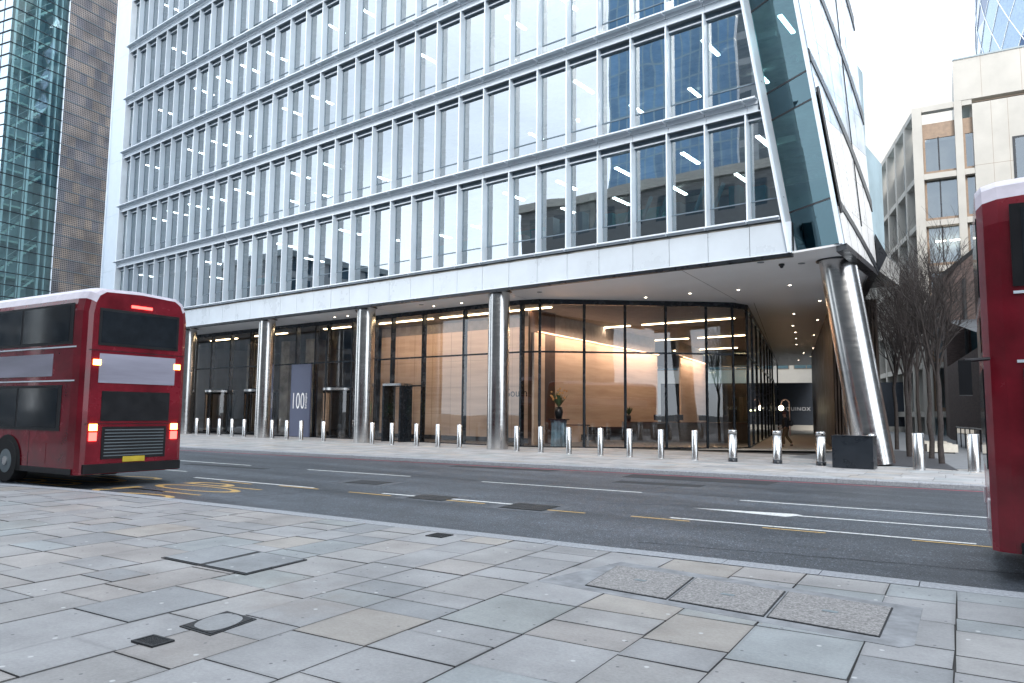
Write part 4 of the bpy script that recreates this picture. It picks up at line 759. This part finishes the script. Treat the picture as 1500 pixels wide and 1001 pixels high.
# ------------------------------------------------------------------ alley: trees, railing, seats, brick church
def limb(m, p, d, l, r, depth, rr):
    n = 3 if depth > 1 else 2; q = p
    for i in range(n):
        d = (d+Vector((rr.uniform(-.14, .14), rr.uniform(-.14, .14), rr.uniform(-.02, .10)))).normalized(); q2 = q+d*l/n; r2 = r*(1-.22/n*1.6); m.tube(q, q2, r, r2, 'bark', 6 if r > .03 else 3, False); q, r = q2, r2
        if depth > 0 and (i > 0 or depth < 4):
            for k in range(2):
                a = rr.uniform(0, 6.28); sp_ = rr.uniform(.35, .85); side = d.orthogonal().normalized(); side = Matrix.Rotation(a, 3, d) @ side; nd = (d*math.cos(sp_)+side*math.sin(sp_)+Vector((0, 0, .15))).normalized()
                limb(m, q, nd, l*rr.uniform(.42, .66), max(r*.55, .005), depth-1, rr)
def tree(x, y, h, seed, label):
    rr = random.Random(seed); t = empty('tree', (x, y, 0), label=label, cat='tree', group='bare trees in the alley'); m = MB(); p = Vector((0, 0, 0)); r = .10; n = 5; th = h*.45; prev = p
    for i in range(n): q = Vector((rr.uniform(-.04, .04), rr.uniform(-.04, .04), th*(i+1)/n)); m.tube(prev, q, r, r*.93, 'bark', 10, False); prev = q; r *= .93
    m.build('trunk', t); m = MB(); base = prev
    for k in range(5):
        a = k*1.256+rr.uniform(-.3, .3); d = Vector((math.cos(a)*.24, math.sin(a)*.24, 1)).normalized(); limb(m, base-Vector((0, 0, rr.uniform(0, .5))), d, h*.36, r*.6, 3, rr)
    limb(m, base, Vector((0, 0, 1)), h*.42, r*.7, 3, rr); m.build('crown', t)
for a in ((-4.2, 29.2, 7.2, 1, 'nearest bare tree with dark trunk right of the leaning column'), (-5.0, 32.4, 7.6, 2, 'second bare tree from the street standing in the dark paved bed'), (-5.9, 33.2, 7.4, 3, 'bare tree close behind the foot of the leaning column'), (-6.5, 37.1, 8, 4, 'bare tree at the far edge of the dark paved bed'), (-7.6, 39.8, 8, 5, 'bare tree far back along the slatted wall'), (-7.3, 44, 9.4, 6, 'bare tree in front of the church wall, deep in the alley'), (-8.8, 50, 9.4, 8, 'farthest bare tree at the end of the alley')): tree(*a)
t = empty('railing', (-4.6, 42, 0), R(106), label='low steel and glass railing along the pale path beside the trees', cat='railing'); m = MB()
m.tube((-5, 0, 1.05), (5, 0, 1.05), .03, .03, 'steel2', 8); m.build('handrail', t); m = MB(); [m.face([(x+.03, 0, .1), (x+1.22, 0, .1), (x+1.22, 0, .98), (x+.03, 0, .98)], 'lg') for x in [-5+1.25*i for i in range(8)]]; m.build('glass_infill', t)
for i in range(9): m = MB(); x = -5+1.25*i; m.box(x-.025, x+.025, -.025, .025, 0, 1.03, 'dark'); m.build('post', t)
for i, (x, y, l) in enumerate(((-5.4, 37.5, 'pale stone seat block nearest the street beside the railing'), (-5.9, 39.6, 'middle pale stone seat block beside the railing'), (-6.4, 41.8, 'farthest pale stone seat block beside the railing'))):
    t = empty('bench', (x, y, 0), R(20), label=l, cat='bench', group='pale stone seats by the railing'); B(-.6, .6, -.25, .25, .06, .40, 'seat').build('seat', t); B(-.5, .5, -.18, .18, 0, .06, 'dark').build('base', t)
ch = empty('church', (-3.4, 39.1, 0), label='old dark brick church with steep slate gable roof behind the trees', cat='church')
def HP(mb, name, par=None): o = mb.build(name, par or ch); o.matrix_parent_inverse = Matrix.Translation((3.4, -39.1, 0)) if par is None else Matrix.Identity(4); return o
m = MB(); m.prism([(-3.35, 39.2), (12, 41.0), (6, 62), (-8.3, 61.9)], 0, 5.2, 'church'); m.box(-3.5, 12, 39.0, 39.2, 5.2, 5.4, 'slate')
m.prism([(-8.3, 62), (12, 64.8), (8, 95), (-13, 92)], 0, 12.1, 'church'); m.faces([(-8.3, 62, 12.1), (12, 64.8, 12.1), (2.0, 63.4, 20.4)], [(0, 1, 2)], 'church'); w_ = HP(m, 'wall')
m = MB(); m.faces([(-8.9, 61.6, 11.6), (2.0, 63.1, 20.8), (-2.5, 93.4, 20.8), (-13.6, 92, 11.6), (-8.9, 61.9, 11.3), (2.0, 63.4, 20.45)], [(0, 1, 2, 3), (4, 5, 1, 0)], 'slate'); m.faces([(12.6, 64.5, 11.6), (2.0, 63.1, 20.8), (-2.5, 93.4, 20.8), (8.6, 95, 11.6)], [(0, 3, 2, 1)], 'slate')
m.faces([(-3.6, 38.95, 5.2), (12.2, 40.8, 5.2), (6, 62, 8.6), (-8.3, 61.9, 8.6)], [(0, 1, 2, 3)], 'slate'); HP(m, 'roof')
for x, z in ((-6.4, 5.2), (-4.0, 6.2), (-1.4, 7)):
    y = 62+(x+8.3)*.138-.06; m = MB(); m.prism([(x-.35, y-.03), (x+.35, y-.03+.1), (x+.35, y+.2), (x-.35, y+.1)], z, z+3.4, 'spg'); HP(m, 'window')
m = MB(); m.tube((-7.0, 61.9, 0), (-7.0, 61.9, 11.6), .12, .12, 'iron', 8); HP(m, 'drainpipe')

# ------------------------------------------------------------------ white stone building, curved tower, glazed tower
wb = empty('office_building', (-11.6, 73.5, 0), label='white stone building with deep square window grid on the right', cat='office building')
def WP(mb, name, par=None): 
    o = mb.build(name, par or wb)
    if par is None: o.matrix_parent_inverse = Matrix.Translation((11.6, -73.5, 0))
    return o
O = Vector((-11.6, 73.5)); DR = Vector((.9909, .1347)); DL = Vector((-.3672, .9301)); FL = [2.0, 6.3, 10.6, 14.82, 18.91, 23.19, 29.44]
def fr_(o, d, s0, s1, t0, t1):   # footprint rectangle: s along the face, t inwards
    n = Vector((-d.y, d.x)) if d is DR else Vector((d.y, -d.x)); return [tuple(o+d*s0+n*t0), tuple(o+d*s1+n*t0), tuple(o+d*s1+n*t1), tuple(o+d*s0+n*t1)]
m = MB(); Z = 29.44
for s0, s1 in ((-.15, .62), (3.15, 3.75), (4.52, 22)): m.prism(fr_(O, DR, s0, s1, 0, .9), 0, Z if s1 < 9 else 29.0, 'white')
m.prism(fr_(O, DR, 3.2, 22, .0, 12), 29.45, 33.2, 'white'); m.prism(fr_(O, DR, 4.4, 22, .9, 25), 0, 29.0, 'white')
for i in range(1, 15): m.prism(fr_(O, DL, 4.2*i-.35, 4.2*i+.25, 0, .9), 0, Z, 'white')
WP(m, 'pillar')
m = MB()
for s_ in (5.9, 7.1, 10.4, 12.8): m.prism(fr_(O, DR, s_-.012, s_+.012, -.004, .02), 0, 29.0, 'brown')
for z_ in (23.4, 29.1): m.prism(fr_(O, DR, 4.53, 22, -.004, .02), z_, z_+.03, 'brown')
for s_ in (5.3, 8.2, 11.5): m.prism(fr_(O, DR, s_-.012, s_+.012, -.004, .02), 29.5, 33.2, 'brown')
m.prism(fr_(O, DR, 3.18, 22, -.06, .3), 33.2, 33.35, 'grey_metal'); WP(m, 'wall_joint')
m = MB()
for z in FL: m.prism(fr_(O, DR, .63, 3.14, .05, .8), z-.45, z+.05, 'white'); m.prism(fr_(O, DR, 3.76, 4.51, .05, .8), z-.45, z+.05, 'white'); m.prism(fr_(O, DL, .2, 60, .05, .8), z-.45, z+.05, 'white')
WP(m, 'beam'); m = MB(); m.prism(fr_(O, DR, .5, 4.5, 1.6, 12), 0, 26.6, 'innerwall'); m.prism(fr_(O, DL, 1.6, 60, 1.6, 12), 0, 27.3, 'innerwall'); WP(m, 'wall')
for fi in range(len(FL)-1):
    z0, z1 = FL[fi]+.05, min(FL[fi+1]-.45, 26.7); top = fi == 5
    for s0, s1, mid in ((.63, 3.14, 1.85), (3.76, 4.51, None)):
        m = MB(); a = .18; m.prism(fr_(O, DR, s0, s0+a, .62, .72), z0, z1, 'brown'); m.prism(fr_(O, DR, s0+a, s1, .62, .72), z0, z0+.35, 'brown')
        if top: m.prism(fr_(O, DR, s0, s1, .60, .75), z1-.1, z1+1.3, 'brown')
        if mid: m.prism(fr_(O, DR, mid-.06, mid+.06, .60, .72), z0+.35, z1, 'dark')
        w_ = WP(m, 'window'); m = MB(); q = fr_(O, DR, s0+a, s1, .68, .70); m.faces([(q[0][0], q[0][1], z0+.35), (q[1][0], q[1][1], z0+.35), (q[1][0], q[1][1], z1), (q[0][0], q[0][1], z1)], [(0, 1, 2, 3)], 'ng'); WP(m, 'pane', w_)
    for i in range(14):
        s0, s1 = 4.2*i+(.9 if i == 0 else .3), 4.2*(i+1)-.4; m = MB(); m.prism(fr_(O, DL, s0+1.5, s0+1.62, .6, .72), z0, z1, 'dark'); w_ = WP(m, 'window'); m = MB(); q = fr_(O, DL, s0, s1, .68, .7); m.face([(q[0][0], q[0][1], z0), (q[1][0], q[1][1], z0), (q[1][0], q[1][1], z1), (q[0][0], q[0][1], z1)], 'ng'); WP(m, 'pane', w_)
m = MB(); m.prism(fr_(O, DR, .5, 3.6, 1.2, 1.3), 14, 14.1, 'dark')
for z in (14, 9.8): 
    for s_ in (1.3, 2.4): m.prism(fr_(O, DR, s_, s_+.8, 1.1, 1.3), z+3.2 if z > 10 else z+3.0, z+3.3 if z > 10 else z+3.1, 'office_strip')
WP(m, 'ceiling_light')
m = MB(); q = fr_(O, DR, 7.3, 10, -.03, .0); m.prism(q, 19.5, 25.5, 'dark'); w_ = WP(m, 'window'); m = MB(); m.prism(fr_(O, DR, 7.5, 9.8, -.05, -.032), 19.7, 25.3, 'ng'); WP(m, 'pane', w_)
# curved lattice tower
gt = empty('curved_tower', (13.6, 164.0, 0), label='curved glass skyscraper with white diagonal lattice at the top right', cat='skyscraper')
prof = [(0, 24.6), (20, 26.3), (40, 27.6), (60, 28.2), (72, 28.25), (85, 27.6), (100, 26), (120, 22.6), (140, 17.5), (160, 9.5), (172, .5)]
def rad(z):
    for (a, ra), (b, rb) in zip(prof, prof[1:]):
        if a <= z <= b: t_ = (z-a)/(b-a); return ra+(rb-ra)*t_
    return .5
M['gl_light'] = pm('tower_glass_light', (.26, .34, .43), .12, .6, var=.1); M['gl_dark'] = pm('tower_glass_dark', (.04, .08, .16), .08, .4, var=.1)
m = MB(); NA = 36; NZ = 40; dz = 172/NZ
for j in range(NZ):
    for i in range(NA):
        z0, z1 = j*dz, (j+1)*dz; off = (j % 2)*.5; A = lambda k: 2*math.pi*(k+off)/NA; Bf = lambda k: 2*math.pi*(k+.5-off+off*1.0 if False else k+((j+1) % 2)*.5)/NA
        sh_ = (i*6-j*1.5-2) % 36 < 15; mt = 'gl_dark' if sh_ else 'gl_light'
        r0, r1 = rad(z0), rad(z1); a0, a1 = A(i), A(i+1); b0 = a0+math.pi/NA
        p = lambda r_, a, z: (r_*math.cos(a), r_*math.sin(a), z)
        m.face([p(r0, a0, z0), p(r0, a1, z0), p(r1, b0, z1)], mt); m.face([p(r1, b0, z1), p(r0, a1, z0), p(r1, b0+2*math.pi/NA, z1)], mt)
m.build('glazing', gt); m = MB()
for j in range(NZ-2):
    z0, z1 = j*dz, (j+1)*dz; r0, r1 = rad(z0)+.05, rad(z1)+.05
    for i in range(NA):
        a0 = 2*math.pi*(i+(j % 2)*.5)/NA; 
        for s_ in (-1, 1): b0 = a0+s_*math.pi/NA; m.tube((r0*math.cos(a0), r0*math.sin(a0), z0), (r1*math.cos(b0), r1*math.sin(b0), z1), .09, .09, 'white_metal', 3, False)
m.build('lattice', gt)
# glazed stair tower with perforated bronze cladding, at the left
HO = Vector((-96.5, 28.4)); HD = Vector((-.2274, .9738)); HN = Vector((-.9738, -.2274))   # HN: into the tower
ht = empty('skyscraper', (-96.5, 28.4, 0), label='skyscraper with teal glazed staircase and perforated bronze side at the left', cat='skyscraper')
def TP(mb, name, par=None):
    o = mb.build(name, par or ht)
    if par is None: o.matrix_parent_inverse = Matrix.Translation((96.5, -28.4, 0))
    return o
def hp(s_, t_, z): p = HO+HD*s_+HN*t_; return (p.x, p.y, z)
def hb(m, s0, s1, t0, t1, z0, z1, mat): m.prism([hp(s0, t0, 0)[:2], hp(s1, t0, 0)[:2], hp(s1, t1, 0)[:2], hp(s0, t1, 0)[:2]], z0, z1, mat)
HT = 66; rh = 1.41; m = MB(); 
for i in range(int(HT/rh)): m.face([hp(0, 0, i*rh), hp(6.6, 0, i*rh), hp(6.6, 0, (i+1)*rh), hp(0, 0, (i+1)*rh)], 'hg')
TP(m, 'glazing'); m = MB()
for i in range(int(HT/rh)+1): hb(m, -.05, 6.66, -.10, -.01, i*rh-.05, i*rh+.05, 'mull'); hb(m, -.1, -.02, -.1, 9, i*rh-.04, i*rh+.04, 'mull')
TP(m, 'glazing_rail'); m = MB()
M['sideglass'] = pm('side_curtain_glass', (.55, .68, .76), .06, .85, var=.04); m.face([hp(0, .0, 0), hp(0, 9, 0), hp(0, 9, HT), hp(0, 0, HT)], 'sideglass')
for t_ in (1.5, 3, 4.5, 6, 7.5): hb(m, -.04, -.01, t_-.03, t_+.03, 0, HT, 'mull')
TP(m, 'side_glazing'); m = MB(); hb(m, .1, 6.6, 4.6, 9, 0, HT, 'innerwall'); hb(m, 6.62, 15.9, 1.0, 9, 0, HT, 'innerwall'); m.prism([hp(-.05, 0, 0)[:2], hp(16, 0, 0)[:2], hp(16, 9, 0)[:2], hp(-.05, 9, 0)[:2]], HT, HT+.3, 'grey_metal'); TP(m, 'core')
m = MB()
for s_ in (1.0, 3.6, 5.6): hb(m, s_-.14, s_+.14, .9, 1.2, 0, HT, 'white_metal')
for s_ in (1.6, 2.9, 6.0): hb(m, s_-.06, s_+.06, .3, .5, 0, HT, 'white_metal')
TP(m, 'steel_frame'); m = MB(); M['tealsteel'] = pm('teal_steel', (.52, .66, .64), .5)
fl = 3*rh
for i in range(int(HT/fl)):
    z = i*fl; hb(m, .2, 6.4, 2.6, 4.5, z-.12, z+.10, 'tealsteel'); n = 12
    for k in range(n): s0 = 1.0+4.4*k/n; hb(m, s0, s0+.42, 1.3, 2.4, z+fl*k/n, z+fl*k/n+.10, 'white_metal')
    v = [hp(1.0, 1.28, z-.15), hp(5.4, 1.28, z+fl-.25), hp(5.4, 1.28, z+fl+.05), hp(1.0, 1.28, z+.15)]; m.face(v, 'tealsteel'); m.face([(p[0], p[1], p[2]+.9) for p in v], 'tealsteel') if 0 else None
    m.tube(hp(1.0, 1.26, z+1.0), hp(5.4, 1.26, z+fl+.9), .03, .03, 'white_metal', 4)
TP(m, 'staircase')
me = MB(); pts = [hp(6.7, 0, 0), hp(15.9, 0, 0), hp(15.9, 0, HT), hp(6.7, 0, HT)]; me.face(pts, 'perf'); o = TP(me, 'perforated_cladding'); uvl = o.data.uv_layers.new(name='UVMap')
for i, c in enumerate(((0, 0), (9.2, 0), (9.2, HT), (0, HT))): uvl.data[i].uv = c
m = MB()
for i in range(int(HT/rh)+1): hb(m, 6.68, 15.9, -.06, -.005, i*rh-.03, i*rh+.03, 'grey_metal')
hb(m, 6.58, 6.70, -.08, .1, 0, HT, 'white_metal'); TP(m, 'cladding_rail')

# ------------------------------------------------------------------ buildings on the camera's side of the street (seen in the glass)
def block(x0, x1, y0, y1, z1, mat, label, name='office_building', roof=True, stripes=None):
    t = empty(name, ((x0+x1)/2, (y0+y1)/2, 0), label=label, cat='skyscraper' if name == 'skyscraper' else 'office building'); hx, hy = (x1-x0)/2, (y1-y0)/2
    B(-hx, hx, -hy, hy, 0, z1, mat).build('wall', t); m = MB(); m.box(-hx-.3, hx+.3, -hy-.3, hy+.3, z1+.01, z1+.9, 'white' if mat == 'stone_grid' else 'grey_metal'); m.build('roof', t); return t
block(-48, 36, -34, -12.5, 23, 'stone_grid', 'stone office block on the near side of the street, mirrored in the lower windows')
block(-62, -40, -78, -55, 118, 'tower_blue', 'blue glass skyscraper mirrored in the upper right windows', 'skyscraper')
block(-34, -8, -62, -40, 74, 'grey_grid', 'grey office tower mirrored beside the raking fin', 'skyscraper')
block(-135, -92, -40, -13, 24, 'grey_grid', 'low grey office block mirrored in the left bottom row of windows')
block(22, 60, 30, 60, 30, 'stone_grid', 'stone office block on the far side of the street beyond the church')

# ------------------------------------------------------------------ buses
M['bus_win'] = pm('bus_window', (.018, .022, .027), .07, 0, var=.2, spec=.35)
M['plate'] = pm('plate_yellow', (.6, .45, .05), .4)
def bus(loc, label, L=11.2, seed=1):
    W, H = 2.52, 4.40; t = empty('bus', loc, TH, label=label, cat='bus', group='red double decker buses')
    prof = [(.0, .30), (.0, 3.85), (.05, 4.12)]; rf = [(.05, 4.12), (.13, 4.28), (.30, 4.38), (W/2, 4.42), (W-.30, 4.38), (W-.13, 4.28), (W-.05, 4.12)]
    def ring(pr, ins, top): return [(W/2+(y-W/2)*(1-ins*2/W), .30+(z-.30)*(1-top)) for y, z in pr]
    st = [(0.0, .16, .022), (.06, .07, .010), (.2, .02, .003), (.45, 0, 0), (L-.4, 0, 0), (L-.15, .02, .003), (L-.04, .08, .012), (L, .17, .024)]
    full = [(0, .30), (0, 3.85), (.05, 4.12), (.13, 4.28), (.30, 4.38), (W/2, 4.42), (W-.30, 4.38), (W-.13, 4.28), (W-.05, 4.12), (W, 3.85), (W, .30)]
    m = MB(); rings = []
    for x, ins, top in st: rings.append([(x, y, z) for y, z in ring(full, ins, top)])
    n = len(full)
    for a, b in zip(rings, rings[1:]):
        for i in range(n-1): m.faces([a[i], b[i], b[i+1], a[i+1]], [(0, 1, 2, 3)], 'bus_roof' if 2 <= i <= 7 else 'bus_red', True)
        m.faces([a[0], a[-1], b[-1], b[0]], [(0, 1, 2, 3)], 'trim')
    m.faces(rings[0], [tuple(range(n))], 'bus_red'); m.faces(rings[-1], [tuple(range(n-1, -1, -1))], 'bus_red'); m.build('body', t)
    def side(y0, y1, x0, x1, z0, z1, mat, name, par=None): m = MB(); m.box(x0, x1, y0, y1, z0, z1, mat); return m.build(name, par or t)
    for sy, (ya, yb, yc) in ((0, (-.012, .0, -.018)), (1, (W, W+.012, W+.018))):
        lo, hi = (ya, .004) if sy == 0 else (W-.004, yb)
        xs = [.35, 2.0, 3.65, 5.3, 6.95, 8.6, L-.55]
        f_ = side(lo, hi, .3, L-.45, 3.12, 4.02, 'trim', 'window_band')
        for a, b in zip(xs, xs[1:]): side((lo-.006) if sy == 0 else hi, lo if sy == 0 else hi+.006, a+.05, b-.05, 3.18, 3.97, 'bus_win', 'window', f_)
        f_ = side(lo, hi, (1.75 if sy == 0 else .3), L-.75, 1.22, 2.22, 'trim', 'window_band'); xs = ([1.8, 3.5] if sy == 0 else [.4, 1.9, 3.5])+[5.2, 6.9, 8.6, L-.85]
        for a, b in zip(xs, xs[1:]): side((lo-.006) if sy == 0 else hi, lo if sy == 0 else hi+.006, a+.05, b-.05, 1.28, 2.16, 'bus_win', 'window', f_)
        side(lo, hi, 2.2, L-1.2, 2.42, 2.92, 'ad', 'advert_panel'); side(lo, hi, .25, L-.2, .30, .42, 'trim', 'skirt')
        for zz in (2.30, 3.04): side(lo, hi, .3, L-.3, zz, zz+.03, 'white_metal', 'trim_strip')
    d_ = side(-.014, .004, .35, 1.55, .38, 2.24, 'trim', 'door')
    for a in (.42, .98): side(-.020, -.0142, a, a+.50, .50, 2.14, 'bus_win', 'door_glass', d_)
    for cx in (2.55, L-2.9):
        m = MB(); m.prism([(0, 0)], 0, 0, 'trim') if 0 else None
        for yy, dy in ((-.02, .0), (W, .02)): 
            a = MB(); pts = [(cx+.62*math.cos(q), .5+.60*math.sin(q)) for q in [math.pi*i/14 for i in range(15)]]+[(cx-.62, .30), (cx+.62, .30)]; v0 = [(x, yy if yy < 0 else W+.013, z) for x, z in pts]; v1 = [(x, .01 if yy < 0 else W-.01, z) for x, z in pts]; k = len(pts)
            a.faces(v0, [tuple(range(k)) if yy > 0 else tuple(range(k-1, -1, -1))], 'rubber'); a.build('wheel_arch', t)
            w_ = MB(); w_.tube((cx, yy-.02 if yy < 0 else W-.26, .5), (cx, .26 if yy < 0 else W+.035, .5), .48, .48, 'rubber', 32); w_ = w_.build('wheel', t); w2 = MB(); yo = -.045 if yy < 0 else W+.04; w2.tube((cx, yo, .5), (cx, yo+.02, .5), .27, .27, 'grey_metal', 24); w2.tube((cx, yo-.02, .5), (cx, yo+.03, .5), .10, .10, 'steel2', 16); w2.build('rim', w_)
    # rear face (x = L) and front face (x = 0)
    f_ = MB(); f_.box(L-.01, L+.012, .30, W-.30, 3.10, 3.92, 'trim'); f_ = f_.build('rear_window', t); q = MB(); q.box(L+.013, L+.018, .36, W-.36, 3.16, 3.86, 'bus_win'); q.build('pane', f_)
    f_ = MB(); f_.box(L-.01, L+.012, .45, W-.45, 1.45, 2.10, 'trim'); f_.build('rear_window', t); B(L-.01, L+.012, .35, W-.35, 2.28, 2.92, 'ad').build('advert_panel', t); B(L-.01, L+.014, .5, W-.5, .62, 1.32, 'trim').build('engine_grille', t); B(L-.02, L+.06, .12, W-.12, .32, .52, 'trim').build('bumper', t)
    for y in (.22, W-.38):
        B(L-.01, L+.03, y, y+.16, 1.02, 1.20, 'tail').build('tail_lamp', t); B(L-.01, L+.03, y, y+.16, 1.24, 1.38, 'amber').build('indicator', t); B(L-.01, L+.02, y, y+.16, 2.66, 2.78, 'amber').build('indicator', t)
    B(-.012, .01, .25, W-.25, 1.15, 2.25, 'bus_win').build('windscreen', t); B(-.012, .01, .22, W-.22, 3.05, 3.95, 'bus_win').build('windscreen', t); B(-.012, .01, .45, W-.45, 2.45, 2.85, 'trim').build('destination_box', t)
    for y in (.2, W-.5): B(-.02, .01, y, y+.3, .62, .82, 'letter').build('headlight', t)
    B(L+.0, L+.018, W/2-.26, W/2+.26, .54, .66, 'plate').build('number_plate', t)
    for zz in (1.38, 2.98): B(L-.008, L+.006, .12, W-.12, zz, zz+.012, 'trim').build('panel_seam', t)
    g_ = MB()
    for i in range(9): g_.box(L+.0145, L+.022, .56, W-.56, .68+.07*i, .70+.07*i, 'grey_metal')
    g_.build('grille_slats', t); B(L-.01, L+.02, W/2-.25, W/2+.25, 4.0, 4.06, 'tail').build('brake_lamp', t)
    for x in (2.2, 4.6, 7.0, 9.2): B(x, x+.012, -.004, .01, .42, 1.2, 'trim').build('panel_seam', t)
    for x in (3.0, 8.2): B(x-.4, x+.4, W/2-.35, W/2+.35, 4.40, 4.47, 'bus_roof').build('roof_hatch', t)
    for x in (3.6, 4.9, 6.2, 9.4): B(x, x+.55, -.006, .01, .50, .95, 'bus_red').build('service_flap', t)
    m = MB(); m.tube((.05, .02, 2.35), (-.18, -.20, 2.32), .02, .02, 'trim', 6); m.box(-.24, -.12, -.30, -.12, 1.95, 2.32, 'trim'); m.build('mirror', t); return t
p = Vector((-17, 6.78, -.12))-E1*11.2; bus(tuple(p), 'red double decker bus pulling away at the left beside the near kerb')
bus((-.92, 9.45, -.12), 'red double decker bus entering at the right edge, only its front corner showing')

# ------------------------------------------------------------------ camera, light, world
cam = bpy.data.cameras.new('camera'); co = bpy.data.objects.new('camera', cam); C.objects.link(co)
cam.sensor_width = 36; cam.lens = 36*1084.48/1500; cam.clip_end = 2000; cam.clip_start = .1
r = Vector((0.78703, 0.61684, 0.009857)); up = Vector((0.051132, -0.081145, 0.99539)); fw = Vector((-0.614798, 0.782893, 0.095404))
co.matrix_world = Matrix(((r.x, up.x, -fw.x, 0), (r.y, up.y, -fw.y, 0), (r.z, up.z, -fw.z, 1.6), (0, 0, 0, 1)))
sc = bpy.context.scene; sc.camera = co
EL, AZ = 32, 150      # sun high and soft, behind the camera's right shoulder
sun = bpy.data.lights.new('sun', 'SUN'); so = bpy.data.objects.new('sun', sun); C.objects.link(so); sun.energy = 1.2; sun.angle = R(16); sun.color = (1, .96, .9)
d = Vector((math.sin(R(AZ))*math.cos(R(EL)), math.cos(R(AZ))*math.cos(R(EL)), math.sin(R(EL)))); so.rotation_euler = d.to_track_quat('Z', 'Y').to_euler()
w = bpy.data.worlds.new('World'); sc.world = w; w.use_nodes = True; N = w.node_tree.nodes; L = w.node_tree.links; bg = N['Background']
sky = N.new('ShaderNodeTexSky'); sky.sky_type = 'NISHITA'; sky.sun_disc = False; sky.sun_elevation = R(EL); sky.sun_rotation = R(AZ); sky.dust_density = 2.0; sky.air_density = 1.0
tc = N.new('ShaderNodeTexCoord'); ns = N.new('ShaderNodeTexNoise'); setin(ns, Scale=1.6, Detail=6.0, Roughness=.55); mp = N.new('ShaderNodeMapping'); mp.inputs['Scale'].default_value = (1, 1, 2.2); L.new(tc.outputs['Generated'], mp.inputs[0]); L.new(mp.outputs[0], ns.inputs[0])
mr = N.new('ShaderNodeMapRange'); setin(mr, **{'From_Min': .3, 'From_Max': .62, 'To_Min': .45, 'To_Max': .95}); L.new(ns.outputs[0], mr.inputs[0])
mx = N.new('ShaderNodeMix'); mx.data_type = 'RGBA'; L.new(mr.outputs[0], mx.inputs['Factor']); L.new(sky.outputs[0], mx.inputs['A']); mx.inputs['B'].default_value = (10.8, 11.8, 12.9, 1); L.new(mx.outputs['Result'], bg.inputs[0]); bg.inputs[1].default_value = .12
sc.view_settings.view_transform = 'Standard'; sc.view_settings.look = 'None'; sc.view_settings.exposure = 1.0; sc.view_settings.gamma = 1; sc.view_settings.use_curve_mapping = False
sc.cycles.max_bounces = 10; sc.cycles.transparent_max_bounces = 16; sc.cycles.glossy_bounces = 5; sc.cycles.caustics_reflective = False; sc.cycles.caustics_refractive = False
